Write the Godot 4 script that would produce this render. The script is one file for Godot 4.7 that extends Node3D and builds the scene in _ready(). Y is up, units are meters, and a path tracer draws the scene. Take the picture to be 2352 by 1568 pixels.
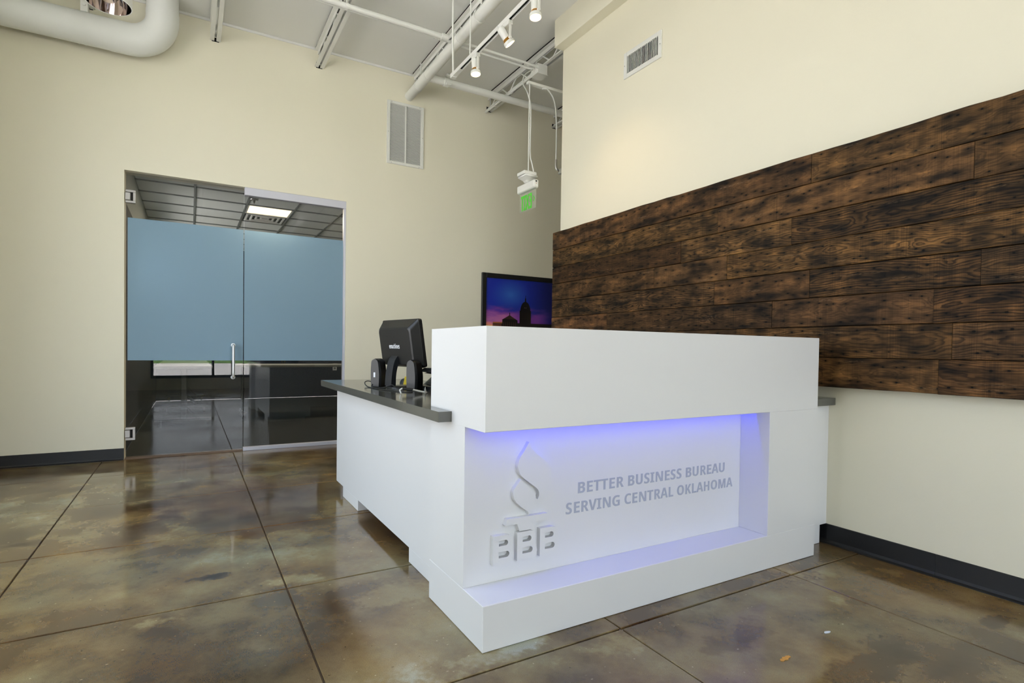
extends Node3D

# ------------------------------------------------------------------ bookkeeping
var used := {}
var bases := {}
var uvf = null
var uv2f = null
var rng := RandomNumberGenerator.new()
var M := {}


func numbered(called: String) -> String:
	if not used.has(called):
		used[called] = 0
		return called
	used[called] += 1
	return "%s_%03d" % [called, used[called]]


func tag(o: Node, label := "", category := "", group := "", kind := "") -> Node:
	if label: o.set_meta("label", label)
	if category: o.set_meta("category", category)
	if group: o.set_meta("group", group)
	if kind: o.set_meta("kind", kind)
	return o


func thing(called: String, label: String, category: String, at := Vector3.ZERO, group := "") -> Node3D:
	var o := Node3D.new()
	o.name = numbered(called)
	add_child(o, true)
	o.position = at
	bases[o] = at
	tag(o, label, category, group)
	return o


func setting(called: String, label: String, st: SurfaceTool, m: Material) -> MeshInstance3D:
	var o := obj(called, st, m)
	tag(o, label, "", "", "structure")
	return o


# shapes are written in world coordinates; a part is moved back by the base of its thing
func obj(called: String, st: SurfaceTool, m: Material, parent: Node3D = null) -> MeshInstance3D:
	st.generate_normals()
	return put(called, st.commit(), m, parent)


func put(called: String, mesh: Mesh, m: Material, parent: Node3D = null) -> MeshInstance3D:
	var o := MeshInstance3D.new()
	o.mesh = mesh
	if m:
		o.material_override = null
		if mesh is PrimitiveMesh:
			o.material_override = m
		else:
			for s in mesh.get_surface_count():
				mesh.surface_set_material(s, m)
	if parent == null:
		o.name = numbered(called)
		add_child(o, true)
	else:
		o.name = called
		parent.add_child(o, true)
		if bases.has(parent):
			o.position = -bases[parent]
	return o


func copy(o: Node3D, at: Vector3, label := "", group := "") -> Node3D:
	var c: Node3D = o.duplicate()
	c.name = numbered(str(o.name))
	add_child(c, true)
	c.position = at
	if label: c.set_meta("label", label)
	if group: c.set_meta("group", group)
	return c


# ------------------------------------------------------------------ shapes
func new_st() -> SurfaceTool:
	var st := SurfaceTool.new()
	st.begin(Mesh.PRIMITIVE_TRIANGLES)
	st.set_smooth_group(-1)
	return st


func vert(st: SurfaceTool, p: Vector3) -> void:
	if uvf != null: st.set_uv(uvf.call(p))
	if uv2f != null: st.set_uv2(uv2f.call(p))
	st.add_vertex(p)


func tri(st: SurfaceTool, a: Vector3, b: Vector3, c: Vector3, outward: Vector3) -> void:
	if (b - a).cross(c - a).dot(outward) > 0.0:
		vert(st, a); vert(st, c); vert(st, b)
	else:
		vert(st, a); vert(st, b); vert(st, c)


func face(st: SurfaceTool, pts: Array, outward: Vector3) -> void:
	for i in range(1, pts.size() - 1):
		tri(st, pts[0], pts[i], pts[i + 1], outward)


# a box with chamfered edges
func box(st: SurfaceTool, lo: Vector3, hi: Vector3, c := 0.0015, xf := Transform3D()) -> SurfaceTool:
	st.set_smooth_group(-1)
	var mid := (lo + hi) / 2.0
	var h := (hi - lo) / 2.0
	c = minf(c, minf(h.x, minf(h.y, h.z)) * 0.9)
	if c <= 0.0:
		c = 0.0
	var at := func(s: Vector3, axis: int) -> Vector3:
		var p := Vector3(s.x * (h.x - c), s.y * (h.y - c), s.z * (h.z - c))
		p[axis] = s[axis] * h[axis]
		return xf * (mid + p)
	var s2 := [-1.0, 1.0]
	for axis in 3:
		var a1 := (axis + 1) % 3
		var a2 := (axis + 2) % 3
		for s in s2:
			var n := Vector3.ZERO
			n[axis] = s
			var q := []
			for k in [[-1.0, -1.0], [1.0, -1.0], [1.0, 1.0], [-1.0, 1.0]]:
				var v := Vector3.ZERO
				v[axis] = s; v[a1] = k[0]; v[a2] = k[1]
				q.append(at.call(v, axis))
			face(st, q, xf.basis * n)
			if c > 0.0:
				for t in s2:
					var e := Vector3.ZERO
					e[axis] = s; e[a1] = t
					var v0 := e
					var v1 := e
					v0[a2] = -1.0; v1[a2] = 1.0
					face(st, [at.call(v0, axis), at.call(v1, axis), at.call(v1, a1), at.call(v0, a1)], xf.basis * e)
	if c > 0.0:
		for x in s2:
			for y in s2:
				for z in s2:
					var v := Vector3(x, y, z)
					tri(st, at.call(v, 0), at.call(v, 1), at.call(v, 2), xf.basis * v)
	return st


# round bar along a path
func tube(st: SurfaceTool, path: Array, r: float, segs := 10, caps := true) -> SurfaceTool:
	st.set_smooth_group(0)
	var rings := []
	var d0: Vector3 = (path[1] - path[0]).normalized()
	var up := Vector3.UP if absf(d0.y) < 0.9 else Vector3.RIGHT
	var x := d0.cross(up).normalized()
	for i in path.size():
		var d: Vector3
		if i == 0: d = d0
		elif i == path.size() - 1: d = (path[i] - path[i - 1]).normalized()
		else: d = ((path[i] - path[i - 1]).normalized() + (path[i + 1] - path[i]).normalized()).normalized()
		x = (x - d * x.dot(d)).normalized()
		var y := d.cross(x)
		var ring := []
		for k in segs:
			var a := TAU * k / segs
			ring.append(path[i] + (x * cos(a) + y * sin(a)) * r)
		rings.append(ring)
	for i in path.size() - 1:
		for k in segs:
			var k2 := (k + 1) % segs
			var o: Vector3 = rings[i][k] + rings[i][k2] - path[i] * 2.0
			face(st, [rings[i][k], rings[i][k2], rings[i + 1][k2], rings[i + 1][k]], o)
	if caps:
		st.set_smooth_group(-1)
		face(st, rings[0], -d0)
		face(st, rings[-1], (path[-1] - path[-2]))
	return st


# turned shape: profile of (radius, height) about the y axis of xf
func lathe(st: SurfaceTool, prof: Array, segs := 24, xf := Transform3D(), smooth := false, inside := false) -> SurfaceTool:
	for i in prof.size() - 1:
		st.set_smooth_group(0 if smooth else i + 1)
		var a: Vector2 = prof[i]
		var b: Vector2 = prof[i + 1]
		var nr := (b.y - a.y)
		var ny := -(b.x - a.x)
		if inside:
			nr = -nr; ny = -ny
		for k in segs:
			var t0 := TAU * k / segs
			var t1 := TAU * (k + 1) / segs
			var tm := (t0 + t1) / 2.0
			var out := xf.basis * Vector3(cos(tm) * nr, ny, sin(tm) * nr)
			var p00 := xf * Vector3(a.x * cos(t0), a.y, a.x * sin(t0))
			var p01 := xf * Vector3(a.x * cos(t1), a.y, a.x * sin(t1))
			var p10 := xf * Vector3(b.x * cos(t0), b.y, b.x * sin(t0))
			var p11 := xf * Vector3(b.x * cos(t1), b.y, b.x * sin(t1))
			if a.x > 1e-6: tri(st, p00, p01, p11, out)
			if b.x > 1e-6: tri(st, p00, p11, p10, out)
	st.set_smooth_group(-1)
	return st


# polygon in the xy plane of xf, from z = 0 to depth
func extrude(st: SurfaceTool, poly: PackedVector2Array, depth: float, xf := Transform3D()) -> SurfaceTool:
	st.set_smooth_group(-1)
	var t := Geometry2D.triangulate_polygon(poly)
	for i in range(0, t.size(), 3):
		for side in [0.0, depth]:
			var q := []
			for k in 3:
				var p: Vector2 = poly[t[i + k]]
				q.append(xf * Vector3(p.x, p.y, side))
			tri(st, q[0], q[1], q[2], xf.basis * Vector3(0, 0, -1.0 if side == 0.0 else 1.0) * signf(depth))
	var sgn := -1.0 if Geometry2D.is_polygon_clockwise(poly) else 1.0
	for i in poly.size():
		var a := poly[i]
		var b := poly[(i + 1) % poly.size()]
		var n := Vector2(b.y - a.y, -(b.x - a.x)) * sgn
		face(st, [xf * Vector3(a.x, a.y, 0), xf * Vector3(b.x, b.y, 0), xf * Vector3(b.x, b.y, depth), xf * Vector3(a.x, a.y, depth)], xf.basis * Vector3(n.x, n.y, 0))
	return st


func smooth2(pts: Array, steps := 6) -> PackedVector2Array:
	var out := PackedVector2Array()
	for i in pts.size() - 1:
		var p0: Vector2 = pts[maxi(i - 1, 0)]
		var p1: Vector2 = pts[i]
		var p2: Vector2 = pts[i + 1]
		var p3: Vector2 = pts[mini(i + 2, pts.size() - 1)]
		for k in steps:
			out.append(p1.cubic_interpolate(p2, p0, p3, float(k) / steps))
	out.append(pts[-1])
	return out


func smooth3(pts: Array, steps := 6) -> Array:
	var out := []
	for i in pts.size() - 1:
		var p0: Vector3 = pts[maxi(i - 1, 0)]
		var p1: Vector3 = pts[i]
		var p2: Vector3 = pts[i + 1]
		var p3: Vector3 = pts[mini(i + 2, pts.size() - 1)]
		for k in steps:
			out.append(p1.cubic_interpolate(p2, p0, p3, float(k) / steps))
	out.append(pts[-1])
	return out


# lettering fitted to a width and height, centred on xf
func lettering(called: String, text: String, m: Material, parent: Node3D, width: float, height: float, depth: float, xf: Transform3D, bold := true) -> MeshInstance3D:
	var f := SystemFont.new()
	f.font_names = PackedStringArray(["Droid Sans"])
	f.font_weight = 700 if bold else 400
	var t := TextMesh.new()
	t.font = f
	t.text = text
	t.font_size = 64
	t.pixel_size = 0.01
	t.depth = 0.1
	t.curve_step = 1.0
	var bb := t.get_aabb()
	var o := put(called, t, m, parent)
	var s := Vector3(width / bb.size.x, height / bb.size.y, depth / bb.size.z)
	var local := Transform3D(Basis.from_scale(s), -(bb.position + bb.size / 2.0) * s)
	o.transform = Transform3D(Basis(), -bases.get(parent, Vector3.ZERO)) * xf * local
	return o


# ------------------------------------------------------------------ materials
func mat(called: String, c: Color, rough := 0.6, metal := 0.0, spec := 0.5) -> StandardMaterial3D:
	var m := StandardMaterial3D.new()
	m.resource_name = called
	m.albedo_color = c
	m.roughness = rough
	m.metallic = metal
	m.metallic_specular = spec
	M[called] = m
	return m


func glass(called: String, c: Color, alpha: float) -> StandardMaterial3D:
	var m := mat(called, Color(c.r, c.g, c.b, alpha), 0.0)
	m.transparency = BaseMaterial3D.TRANSPARENCY_ALPHA
	return m


func glow(called: String, c: Color, energy: float) -> StandardMaterial3D:
	var m := mat(called, c, 0.5)
	m.emission_enabled = true
	m.emission = c
	m.emission_energy_multiplier = energy
	return m


func noise_of(s: int, freq: float, oct := 4, kind := FastNoiseLite.TYPE_SIMPLEX_SMOOTH) -> FastNoiseLite:
	var n := FastNoiseLite.new()
	n.seed = s
	n.frequency = freq
	n.noise_type = kind
	n.fractal_octaves = oct
	return n


func bump(m: StandardMaterial3D, s: int, freq: float, strength: float, scale: float, world := true) -> void:
	var t := NoiseTexture2D.new()
	t.width = 512; t.height = 512
	t.seamless = true
	t.as_normal_map = true
	t.bump_strength = strength
	t.noise = noise_of(s, freq, 3)
	m.normal_enabled = true
	m.normal_texture = t
	m.uv1_triplanar = true
	m.uv1_world_triplanar = world
	m.uv1_scale = Vector3.ONE * scale


const FX := -1.6
const FZ := -5.8
const FS := 5.2


# stained and sealed concrete: brown dye in clouds, pale bare patches, dark spills, all with ragged edges
func concrete_textures() -> StandardMaterial3D:
	var W := 1500
	var cloud := noise_of(3, 0.0026, 5).get_image(W, W, false, false, true).get_data()
	var mid := noise_of(7, 0.012, 5).get_image(W, W, false, false, true).get_data()
	var fine := noise_of(11, 0.12, 4).get_image(W, W, false, false, true).get_data()
	var warm := noise_of(17, 0.005, 3).get_image(W, W, false, false, true).get_data()
	var t := PackedFloat32Array()
	t.resize(W * W)
	for i in W * W:
		t[i] = (cloud[i] * 0.54 + mid[i] * 0.39 + fine[i] * 0.07) / 255.0
	var k := W / FS
	# x, z, half width, half depth, strength (positive bare and pale, negative dark)
	var blobs := [
		[0.42, -2.44, 0.16, 0.07, 0.34], [0.36, -2.28, 0.12, 0.06, 0.25], [0.80, -1.54, 0.22, 0.07, 0.45], [1.02, -1.56, 0.16, 0.05, 0.45], [0.72, -1.46, 0.14, 0.06, 0.4], [1.2, -1.39, 0.2, 0.06, 0.3],
		[0.75, -2.1, 0.25, 0.14, 0.2], [2.45, -1.42, 0.18, 0.07, 0.35], [2.3, -1.2, 0.07, 0.05, 0.4], [2.5, -1.6, 0.1, 0.04, 0.2], [0.02, -2.63, 0.12, 0.05, -0.35], [-0.17, -3.05, 0.16, 0.09, -0.25], [0.1, -2.62, 0.08, 0.04, -0.3],
		[0.95, -2.75, 0.2, 0.3, -0.22], [2.06, -1.5, 0.2, 0.06, -0.3], [1.92, -0.9, 0.3, 0.08, -0.4], [2.05, -0.78, 0.22, 0.07, -0.35], [2.63, -0.84, 0.12, 0.04, -0.35], [1.7, -1.2, 0.2, 0.1, -0.3], [0.5, -3.9, 0.5, 0.35, -0.2], [-0.7, -4.4, 0.35, 0.3, 0.2],
		[-0.3, -3.7, 0.4, 0.3, 0.2], [-0.72, -3.47, 0.1, 0.05, -0.35], [-0.6, -2.9, 0.3, 0.2, -0.18], [0.2, -1.9, 0.4, 0.25, -0.2], [0.35, -2.9, 0.25, 0.2, 0.15], [-0.1, -2.28, 0.07, 0.04, 0.4], [2.75, -1.3, 0.3, 0.3, -0.2], [2.3, -0.6, 0.4, 0.2, 0.12], [1.4, -0.8, 0.3, 0.2, -0.18],
	]
	for b in blobs:
		var cx := int((b[0] - FX) * k)
		var cz := int((b[1] - FZ) * k)
		var rx := int(b[2] * k)
		var rz := int(b[3] * k)
		for z in range(maxi(cz - rz * 3, 0), mini(cz + rz * 3, W)):
			for x in range(maxi(cx - rx * 3, 0), mini(cx + rx * 3, W)):
				var i := z * W + x
				var dx := float(x - cx) / rx
				var dz := float(z - cz) / rz
				var e := 1.08 - sqrt(dx * dx + dz * dz) + (mid[i] - 128) / 110.0 + (fine[i] - 128) / 400.0
				if e > 0.0:
					t[i] += b[4] * (0.62 if b[4] > 0.0 else 0.8) * smoothstep(0.0, 0.95, e)
	var stops := [[0.0, Color(0.215, 0.155, 0.095)], [0.25, Color(0.37, 0.285, 0.175)], [0.45, Color(0.51, 0.425, 0.275)], [0.62, Color(0.58, 0.51, 0.35)], [0.8, Color(0.62, 0.575, 0.44)], [1.0, Color(0.68, 0.665, 0.56)]]
	var lut := []
	for q in 256:
		var v := q / 255.0
		var c: Color = stops[-1][1]
		for s in stops.size() - 1:
			if v >= stops[s][0] and v <= stops[s + 1][0]:
				c = stops[s][1].lerp(stops[s + 1][1], (v - stops[s][0]) / (stops[s + 1][0] - stops[s][0]))
				break
		lut.append([int(c.r * 255), int(c.g * 255), int(c.b * 255)])
	var out := PackedByteArray()
	out.resize(W * W * 3)
	for i in W * W:
		var v := clampi(int(((t[i] - 0.5) * 1.05 + 0.40) * 255.0), 0, 255)
		var c: Array = lut[v]
		var w := (warm[i] - 128) / 12
		out[i * 3] = clampi(c[0] + w, 0, 255)
		out[i * 3 + 1] = c[1]
		out[i * 3 + 2] = clampi(c[2] - w, 0, 255)
	# pale grit and chips
	rng.seed = 5
	for n in 2600:
		var x := rng.randi_range(1, W - 3)
		var z := rng.randi_range(1, W - 3)
		var v := rng.randi_range(30, 90) if rng.randf() < 0.7 else -50
		for q in (1 if rng.randf() < 0.75 else 2):
			var i := (z * W + x + q) * 3
			for ch in 3:
				out[i + ch] = clampi(out[i + ch] + v, 0, 255)
	var m := mat("concrete", Color.WHITE, 1.0)
	m.albedo_texture = ImageTexture.create_from_image(Image.create_from_data(W, W, false, Image.FORMAT_RGB8, out))
	# fine grain on the second uv set
	var G := 512
	var g := noise_of(23, 0.30, 4).get_image(G, G, false, false, true).get_data()
	var gb := PackedByteArray()
	gb.resize(G * G * 3)
	for i in G * G:
		var v := clampi(206 + int((g[i] - 128) * 0.34), 0, 255)
		v = mini(v + 38, 255); gb[i * 3] = v; gb[i * 3 + 1] = v; gb[i * 3 + 2] = v
	m.detail_enabled = true
	m.detail_blend_mode = BaseMaterial3D.BLEND_MODE_MUL
	m.detail_uv_layer = BaseMaterial3D.DETAIL_UV_2
	m.detail_albedo = ImageTexture.create_from_image(Image.create_from_data(G, G, false, Image.FORMAT_RGB8, gb))
	var R := noise_of(29, 0.012, 4).get_image(G, G, false, false, true).get_data()
	var rb := PackedByteArray()
	rb.resize(G * G)
	for i in G * G:
		rb[i] = clampi(38 + int((R[i] - 128) * 0.28), 0, 255)
	m.roughness_texture = ImageTexture.create_from_image(Image.create_from_data(G, G, false, Image.FORMAT_L8, rb))
	m.metallic_specular = 0.68
	return m


# one face of an old sawn board, 2.4 m long: growth rings cut by the saw, knots, smudges, nail holes
func wood_image(s: int, d0: float, freq: float, contrast: float, tone: float, knots: Array) -> ImageTexture:
	var W := 1400
	var H := 112
	var n1 := noise_of(s, 1.0, 2)
	var warp := noise_of(s + 1, 0.012, 3)
	var smud := noise_of(s + 2, 0.006, 4)
	var fib := noise_of(s + 3, 0.05, 2)
	rng.seed = s
	var out := PackedByteArray()
	out.resize(W * H * 3)
	var ds := PackedFloat32Array()
	var cs := PackedFloat32Array()
	var saw := PackedFloat32Array()
	for x in W:
		var u := x / 583.0
		ds.append(absf(d0 + 0.03 * n1.get_noise_2d(u * 1.5, 3.0) + 0.012 * n1.get_noise_2d(u * 6.0, 40.0)))
		cs.append(0.045 * n1.get_noise_2d(u * 0.9, 90.0))
		saw.append(1.0 + 0.10 * rng.randf_range(-1.0, 1.0) * absf(n1.get_noise_2d(u * 3.0, 170.0)) * 2.0)
	for y in H:
		var v := (float(y) / H - 0.5) * 0.155
		for x in W:
			var yy := v - cs[x]
			var r := sqrt(yy * yy + ds[x] * ds[x]) + 0.006 * warp.get_noise_2d(x, y * 4.0)
			for k in knots:
				var ku: float = x / 583.0 - k[0]
				if absf(ku) < k[2] * 5.0:
					var kv: float = v - k[1]
					r += k[2] * 0.9 * exp(-(ku * ku / (k[2] * k[2] * 2.6) + kv * kv / (k[2] * k[2])))
			var f := r * freq
			f -= floorf(f)
			var late := smoothstep(0.35, 0.85, f) * (1.0 - smoothstep(0.93, 1.0, f))
			var sm := smud.get_noise_2d(x * 0.9, y * 2.6)
			var fb := fib.get_noise_2d(x * 0.35, y * 9.0)
			var l := tone * saw[x] * (1.0 - contrast * late) * (1.0 + 0.20 * fb) * (1.0 + 0.22 * n1.get_noise_2d(x * 0.02, 300.0 + floorf(y / 56.0) * 9.0))
			l *= 1.0 - 0.60 * smoothstep(0.0, 0.65, sm) + 0.35 * smoothstep(0.05, 0.6, -sm)
			var i := (y * W + x) * 3
			out[i] = clampi(int(111.0 * l), 0, 255)
			out[i + 1] = clampi(int(81.0 * l + 1.0), 0, 255)
			out[i + 2] = clampi(int(47.0 * l + 4.0), 0, 255)
	# nail holes in two loose rows, each with a rust stain along the grain
	for row in [0.2, 0.8]:
		var x := rng.randf_range(10, 60)
		while x < W - 12:
			var y: float = (row + rng.randf_range(-0.09, 0.09)) * H
			var r := rng.randf_range(1.6, 3.2)
			for b in range(-10, 11):
				for a in range(-22, 23):
					var px := int(x) + a
					var py := int(y) + b
					if px < 0 or px >= W or py < 0 or py >= H: continue
					var dist := sqrt(a * a * 0.8 + b * b)
					var halo := exp(-(a * a / 90.0 + b * b / 20.0)) * 0.5
					var keep := (1.0 - halo) * (0.16 if dist < r else 1.0)
					var i := (py * W + px) * 3
					for ch in 3:
						out[i + ch] = int(out[i + ch] * keep)
			x += rng.randf_range(16, 62)
	# pale scuffs along the grain
	for n in 5:
		var x0 := rng.randi_range(0, W - 240)
		var y0 := rng.randi_range(10, H - 14)
		var ln := rng.randi_range(60, 220)
		for a in ln:
			for b in range(-5, 6):
				var px := x0 + a
				var py := y0 + b + int(3.0 * n1.get_noise_2d(a * 0.02, n * 20.0))
				if py < 0 or py >= H: continue
				var e := (1.0 - absf(b) / 6.0) * sin(PI * a / ln) * smoothstep(-0.1, 0.45, fib.get_noise_2d(px * 1.2, py * 14.0))
				var i := (py * W + px) * 3
				for ch in 3:
					out[i + ch] = clampi(int(lerpf(out[i + ch], [168, 146, 122][ch], e * 0.6)), 0, 255)
	return ImageTexture.create_from_image(Image.create_from_data(W, H, false, Image.FORMAT_RGB8, out))


# the print in the black frame: a domed building under an evening sky
func sunset_image() -> ImageTexture:
	var W := 400
	var H := 260
	var im := Image.create(W, H, false, Image.FORMAT_RGB8)
	var n := noise_of(41, 0.012, 4)
	var blue := Color(0.07, 0.14, 0.52)
	var cyan := Color(0.17, 0.33, 0.62)
	var violet := Color(0.40, 0.20, 0.52)
	var pink := Color(0.62, 0.36, 0.55)
	var orange := Color(0.95, 0.62, 0.30)
	var night := Color(0.035, 0.06, 0.27)
	for y in H:
		for x in W:
			var u := float(x) / W
			var v := float(y) / H
			var w := n.get_noise_2d(x * 0.6, y * 2.2) * 0.12
			var c := blue.lerp(cyan, clampf(1.0 - Vector2((u - 0.3) / 0.25, (v - 0.25) / 0.28).length(), 0.0, 1.0))
			c = c.lerp(night, smoothstep(0.45, 0.9, u))
			c = c.lerp(violet, smoothstep(0.36, 0.56, v + w - u * 0.12) * (1.0 - smoothstep(0.62, 0.9, u)))
			c = c.lerp(pink, smoothstep(0.5, 0.7, v + w) * (1.0 - smoothstep(0.2, 0.5, u)))
			c = c.lerp(orange, smoothstep(0.68, 0.82, v + w * 0.5) * (1.0 - smoothstep(0.05, 0.32, u)))
			im.set_pixel(x, y, Color(minf(c.r * 1.3, 1.0), minf(c.g * 1.3, 1.0), minf(c.b * 1.3, 1.0)))
	var dark := Color(0.065, 0.05, 0.05)
	var stone := Color(0.25, 0.16, 0.14)
	# wings, portico, drum and dome, as printed shapes
	im.fill_rect(Rect2i(34, 188, 330, 72), dark)
	im.fill_rect(Rect2i(34, 186, 46, 6), Color(0.72, 0.42, 0.24))
	for k in 7:
		im.fill_rect(Rect2i(36 + k * 6, 194, 3, 60), Color(0.6, 0.36, 0.24))
	im.fill_rect(Rect2i(80, 176, 76, 84), dark)
	for k in 7:
		im.fill_rect(Rect2i(84 + k * 10, 184, 4, 70), stone)
	for y in 22:
		var w := int(40.0 * y / 22.0)
		im.fill_rect(Rect2i(116 - w, 154 + y, w * 2, 1), stone if y > 4 and y < 18 else dark)
	im.fill_rect(Rect2i(114, 144, 4, 12), dark)
	im.fill_rect(Rect2i(166, 132, 58, 56), dark)
	for k in 6:
		im.fill_rect(Rect2i(170 + k * 9, 140, 3, 30), stone.darkened(0.35))
	for y in 42:
		var w := int(26.0 * sqrt(1.0 - pow(1.0 - y / 42.0, 2.0)))
		im.fill_rect(Rect2i(195 - w, 92 + y, w * 2, 1), dark)
	im.fill_rect(Rect2i(192, 78, 6, 16), dark)
	im.fill_rect(Rect2i(194, 66, 2, 14), dark)
	im.fill_rect(Rect2i(190, 118, 3, 3), Color(0.6, 0.5, 0.6))
	im.fill_rect(Rect2i(197, 118, 3, 3), Color(0.6, 0.5, 0.6))
	return ImageTexture.create_from_image(im)


func make_materials() -> void:
	var w := mat("cream_paint", Color(0.925, 0.906, 0.822), 0.7)
	bump(w, 61, 0.06, 1.2, 2.2)
	w.normal_scale = 0.12
	mat("ceiling_paint", Color(0.93, 0.93, 0.91), 0.85)
	mat("white_steel", Color(0.91, 0.91, 0.885), 0.45)
	var pv := mat("pipe_jacket", Color(0.92, 0.925, 0.905), 0.5)
	bump(pv, 66, 0.02, 3.0, 1.6)
	pv.normal_scale = 0.25
	mat("seam_gap", Color(0.12, 0.12, 0.11), 0.9)
	mat("black_rubber", Color(0.066, 0.068, 0.078), 0.45)
	mat("white_laminate", Color(0.885, 0.885, 0.88), 0.32)
	mat("grey_laminate", Color(0.345, 0.345, 0.32), 0.13, 0.0, 0.78)
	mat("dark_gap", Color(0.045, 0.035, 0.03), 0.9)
	mat("printed_grey", Color(0.68, 0.70, 0.745), 0.5)
	mat("black_plastic", Color(0.055, 0.058, 0.065), 0.38)
	mat("dark_plastic", Color(0.10, 0.11, 0.13), 0.45)
	mat("white_print", Color(0.85, 0.86, 0.88), 0.5)
	mat("steel", Color(0.72, 0.71, 0.70), 0.3, 1.0)
	mat("bright_steel", Color(0.86, 0.87, 0.88), 0.35, 0.6)
	mat("mirror", Color(0.93, 0.90, 0.90), 0.06, 1.0)
	mat("brass", Color(0.75, 0.55, 0.25), 0.3, 1.0)
	mat("aluminium", Color(0.80, 0.80, 0.84), 0.4, 0.25)
	mat("bronze_frame", Color(0.10, 0.09, 0.085), 0.4, 0.3)
	glass("door_glass", Color(0.10, 0.14, 0.13), 0.17)
	glass("clear_glass", Color(0.7, 0.8, 0.78), 0.04)
	glass("acrylic", Color(0.80, 0.88, 0.80), 0.10)
	var fr := mat("frosted_film", Color(0.63, 0.755, 0.835, 0.60), 0.48)
	fr.refraction_enabled = true
	fr.refraction_scale = 0.03
	glow("exit_green", Color(0.30, 0.75, 0.20), 0.22)
	glow("lamp_warm", Color(1.0, 0.86, 0.62), 9.0)
	glow("led_blue", Color(0.16, 0.26, 1.0), 3.0)
	glow("panel_light", Color(1.0, 0.93, 0.78), 2.2)
	mat("red_button", Color(0.75, 0.1, 0.15), 0.5)
	mat("yellow_card", Color(0.93, 0.83, 0.10), 0.6)
	mat("dry_leaf", Color(0.80, 0.58, 0.28), 0.8)
	mat("white_paper", Color(0.86, 0.88, 0.90), 0.7)
	mat("white_cable", Color(0.85, 0.85, 0.83), 0.5)
	mat("grey_cable", Color(0.62, 0.62, 0.58), 0.5)
	mat("acoustic_tile", Color(0.85, 0.87, 0.85), 0.9)
	mat("grid_metal", Color(0.42, 0.44, 0.43), 0.5)
	mat("navy_paint", Color(0.05, 0.085, 0.17), 0.7)
	mat("pale_paint", Color(0.70, 0.72, 0.70), 0.7)
	var cp := mat("carpet", Color(0.10, 0.115, 0.12), 0.95)
	bump(cp, 71, 0.12, 8.0, 3.0)
	mat("table_top", Color(0.62, 0.63, 0.62), 0.35)
	mat("table_edge", Color(0.50, 0.50, 0.46), 0.5)
	mat("table_steel", Color(0.10, 0.105, 0.115), 0.4, 0.3)
	mat("joint_filler", Color(0.40, 0.335, 0.29), 0.8)
	mat("asphalt", Color(0.62, 0.615, 0.61), 0.9)
	mat("grass", Color(0.27, 0.40, 0.16), 0.95)
	mat("fence_iron", Color(0.04, 0.04, 0.045), 0.5)


# ------------------------------------------------------------------ main
const ZA := -5.6275
const XB := 2.943
const YC := 3.95
const ZEND := -4.055
const ZBACK := 2.6
const XL := -1.5


func _ready() -> void:
	camera_and_light()
	make_materials()
	shell()
	glass_front()
	meeting_room()
	outside()
	desk()
	worktops()
	cladding()
	grilles()
	roof_steel()
	pipes()
	track_lights()
	exit_sign()
	downlight()
	picture()
	desk_items()


func camera_and_light() -> void:
	var cam := Camera3D.new()
	cam.name = "camera"
	cam.projection = Camera3D.PROJECTION_FRUSTUM
	cam.near = 0.05
	cam.far = 200.0
	cam.size = 0.05 * 1568.0 / 1247.72
	cam.frustum_offset = Vector2(39.43, 40.22) / 1247.72 * 0.05
	add_child(cam)
	cam.transform = Transform3D(Basis(Vector3(0.87214180, 0.01384724, 0.48905720), Vector3(-0.00295048, 0.99973008, -0.02304488), Vector3(-0.48924430, 0.01865546, 0.87194724)), Vector3(0, 1, 0))
	cam.current = true
	var sky := ProceduralSkyMaterial.new()
	sky.sky_top_color = Color(0.80, 0.87, 0.95)
	sky.sky_horizon_color = Color(0.95, 0.955, 0.955)
	sky.ground_bottom_color = Color(0.5, 0.5, 0.48)
	sky.ground_horizon_color = Color(0.8, 0.8, 0.78)
	sky.sky_energy_multiplier = 1.0
	sky.ground_energy_multiplier = 1.0
	var sun := DirectionalLight3D.new()
	sun.name = "sun"
	sun.light_energy = 16.0
	sun.light_color = Color(1.0, 0.975, 0.95)
	sun.light_angular_distance = 0.6
	sun.shadow_enabled = true
	sun.sky_mode = DirectionalLight3D.SKY_MODE_LIGHT_ONLY
	add_child(sun)
	sun.look_at_from_position(Vector3(4, 10, -5.0), Vector3.ZERO)
	var e := Environment.new()
	e.background_mode = Environment.BG_SKY
	e.sky = Sky.new()
	e.sky.sky_material = sky
	e.background_energy_multiplier = 4.6
	e.tonemap_mode = Environment.TONE_MAPPER_LINEAR
	e.tonemap_exposure = 1.08
	e.sdfgi_enabled = true
	e.ssao_enabled = true
	e.ssil_enabled = true
	var we := WorldEnvironment.new()
	we.name = "world"
	we.environment = e
	add_child(we)


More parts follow.
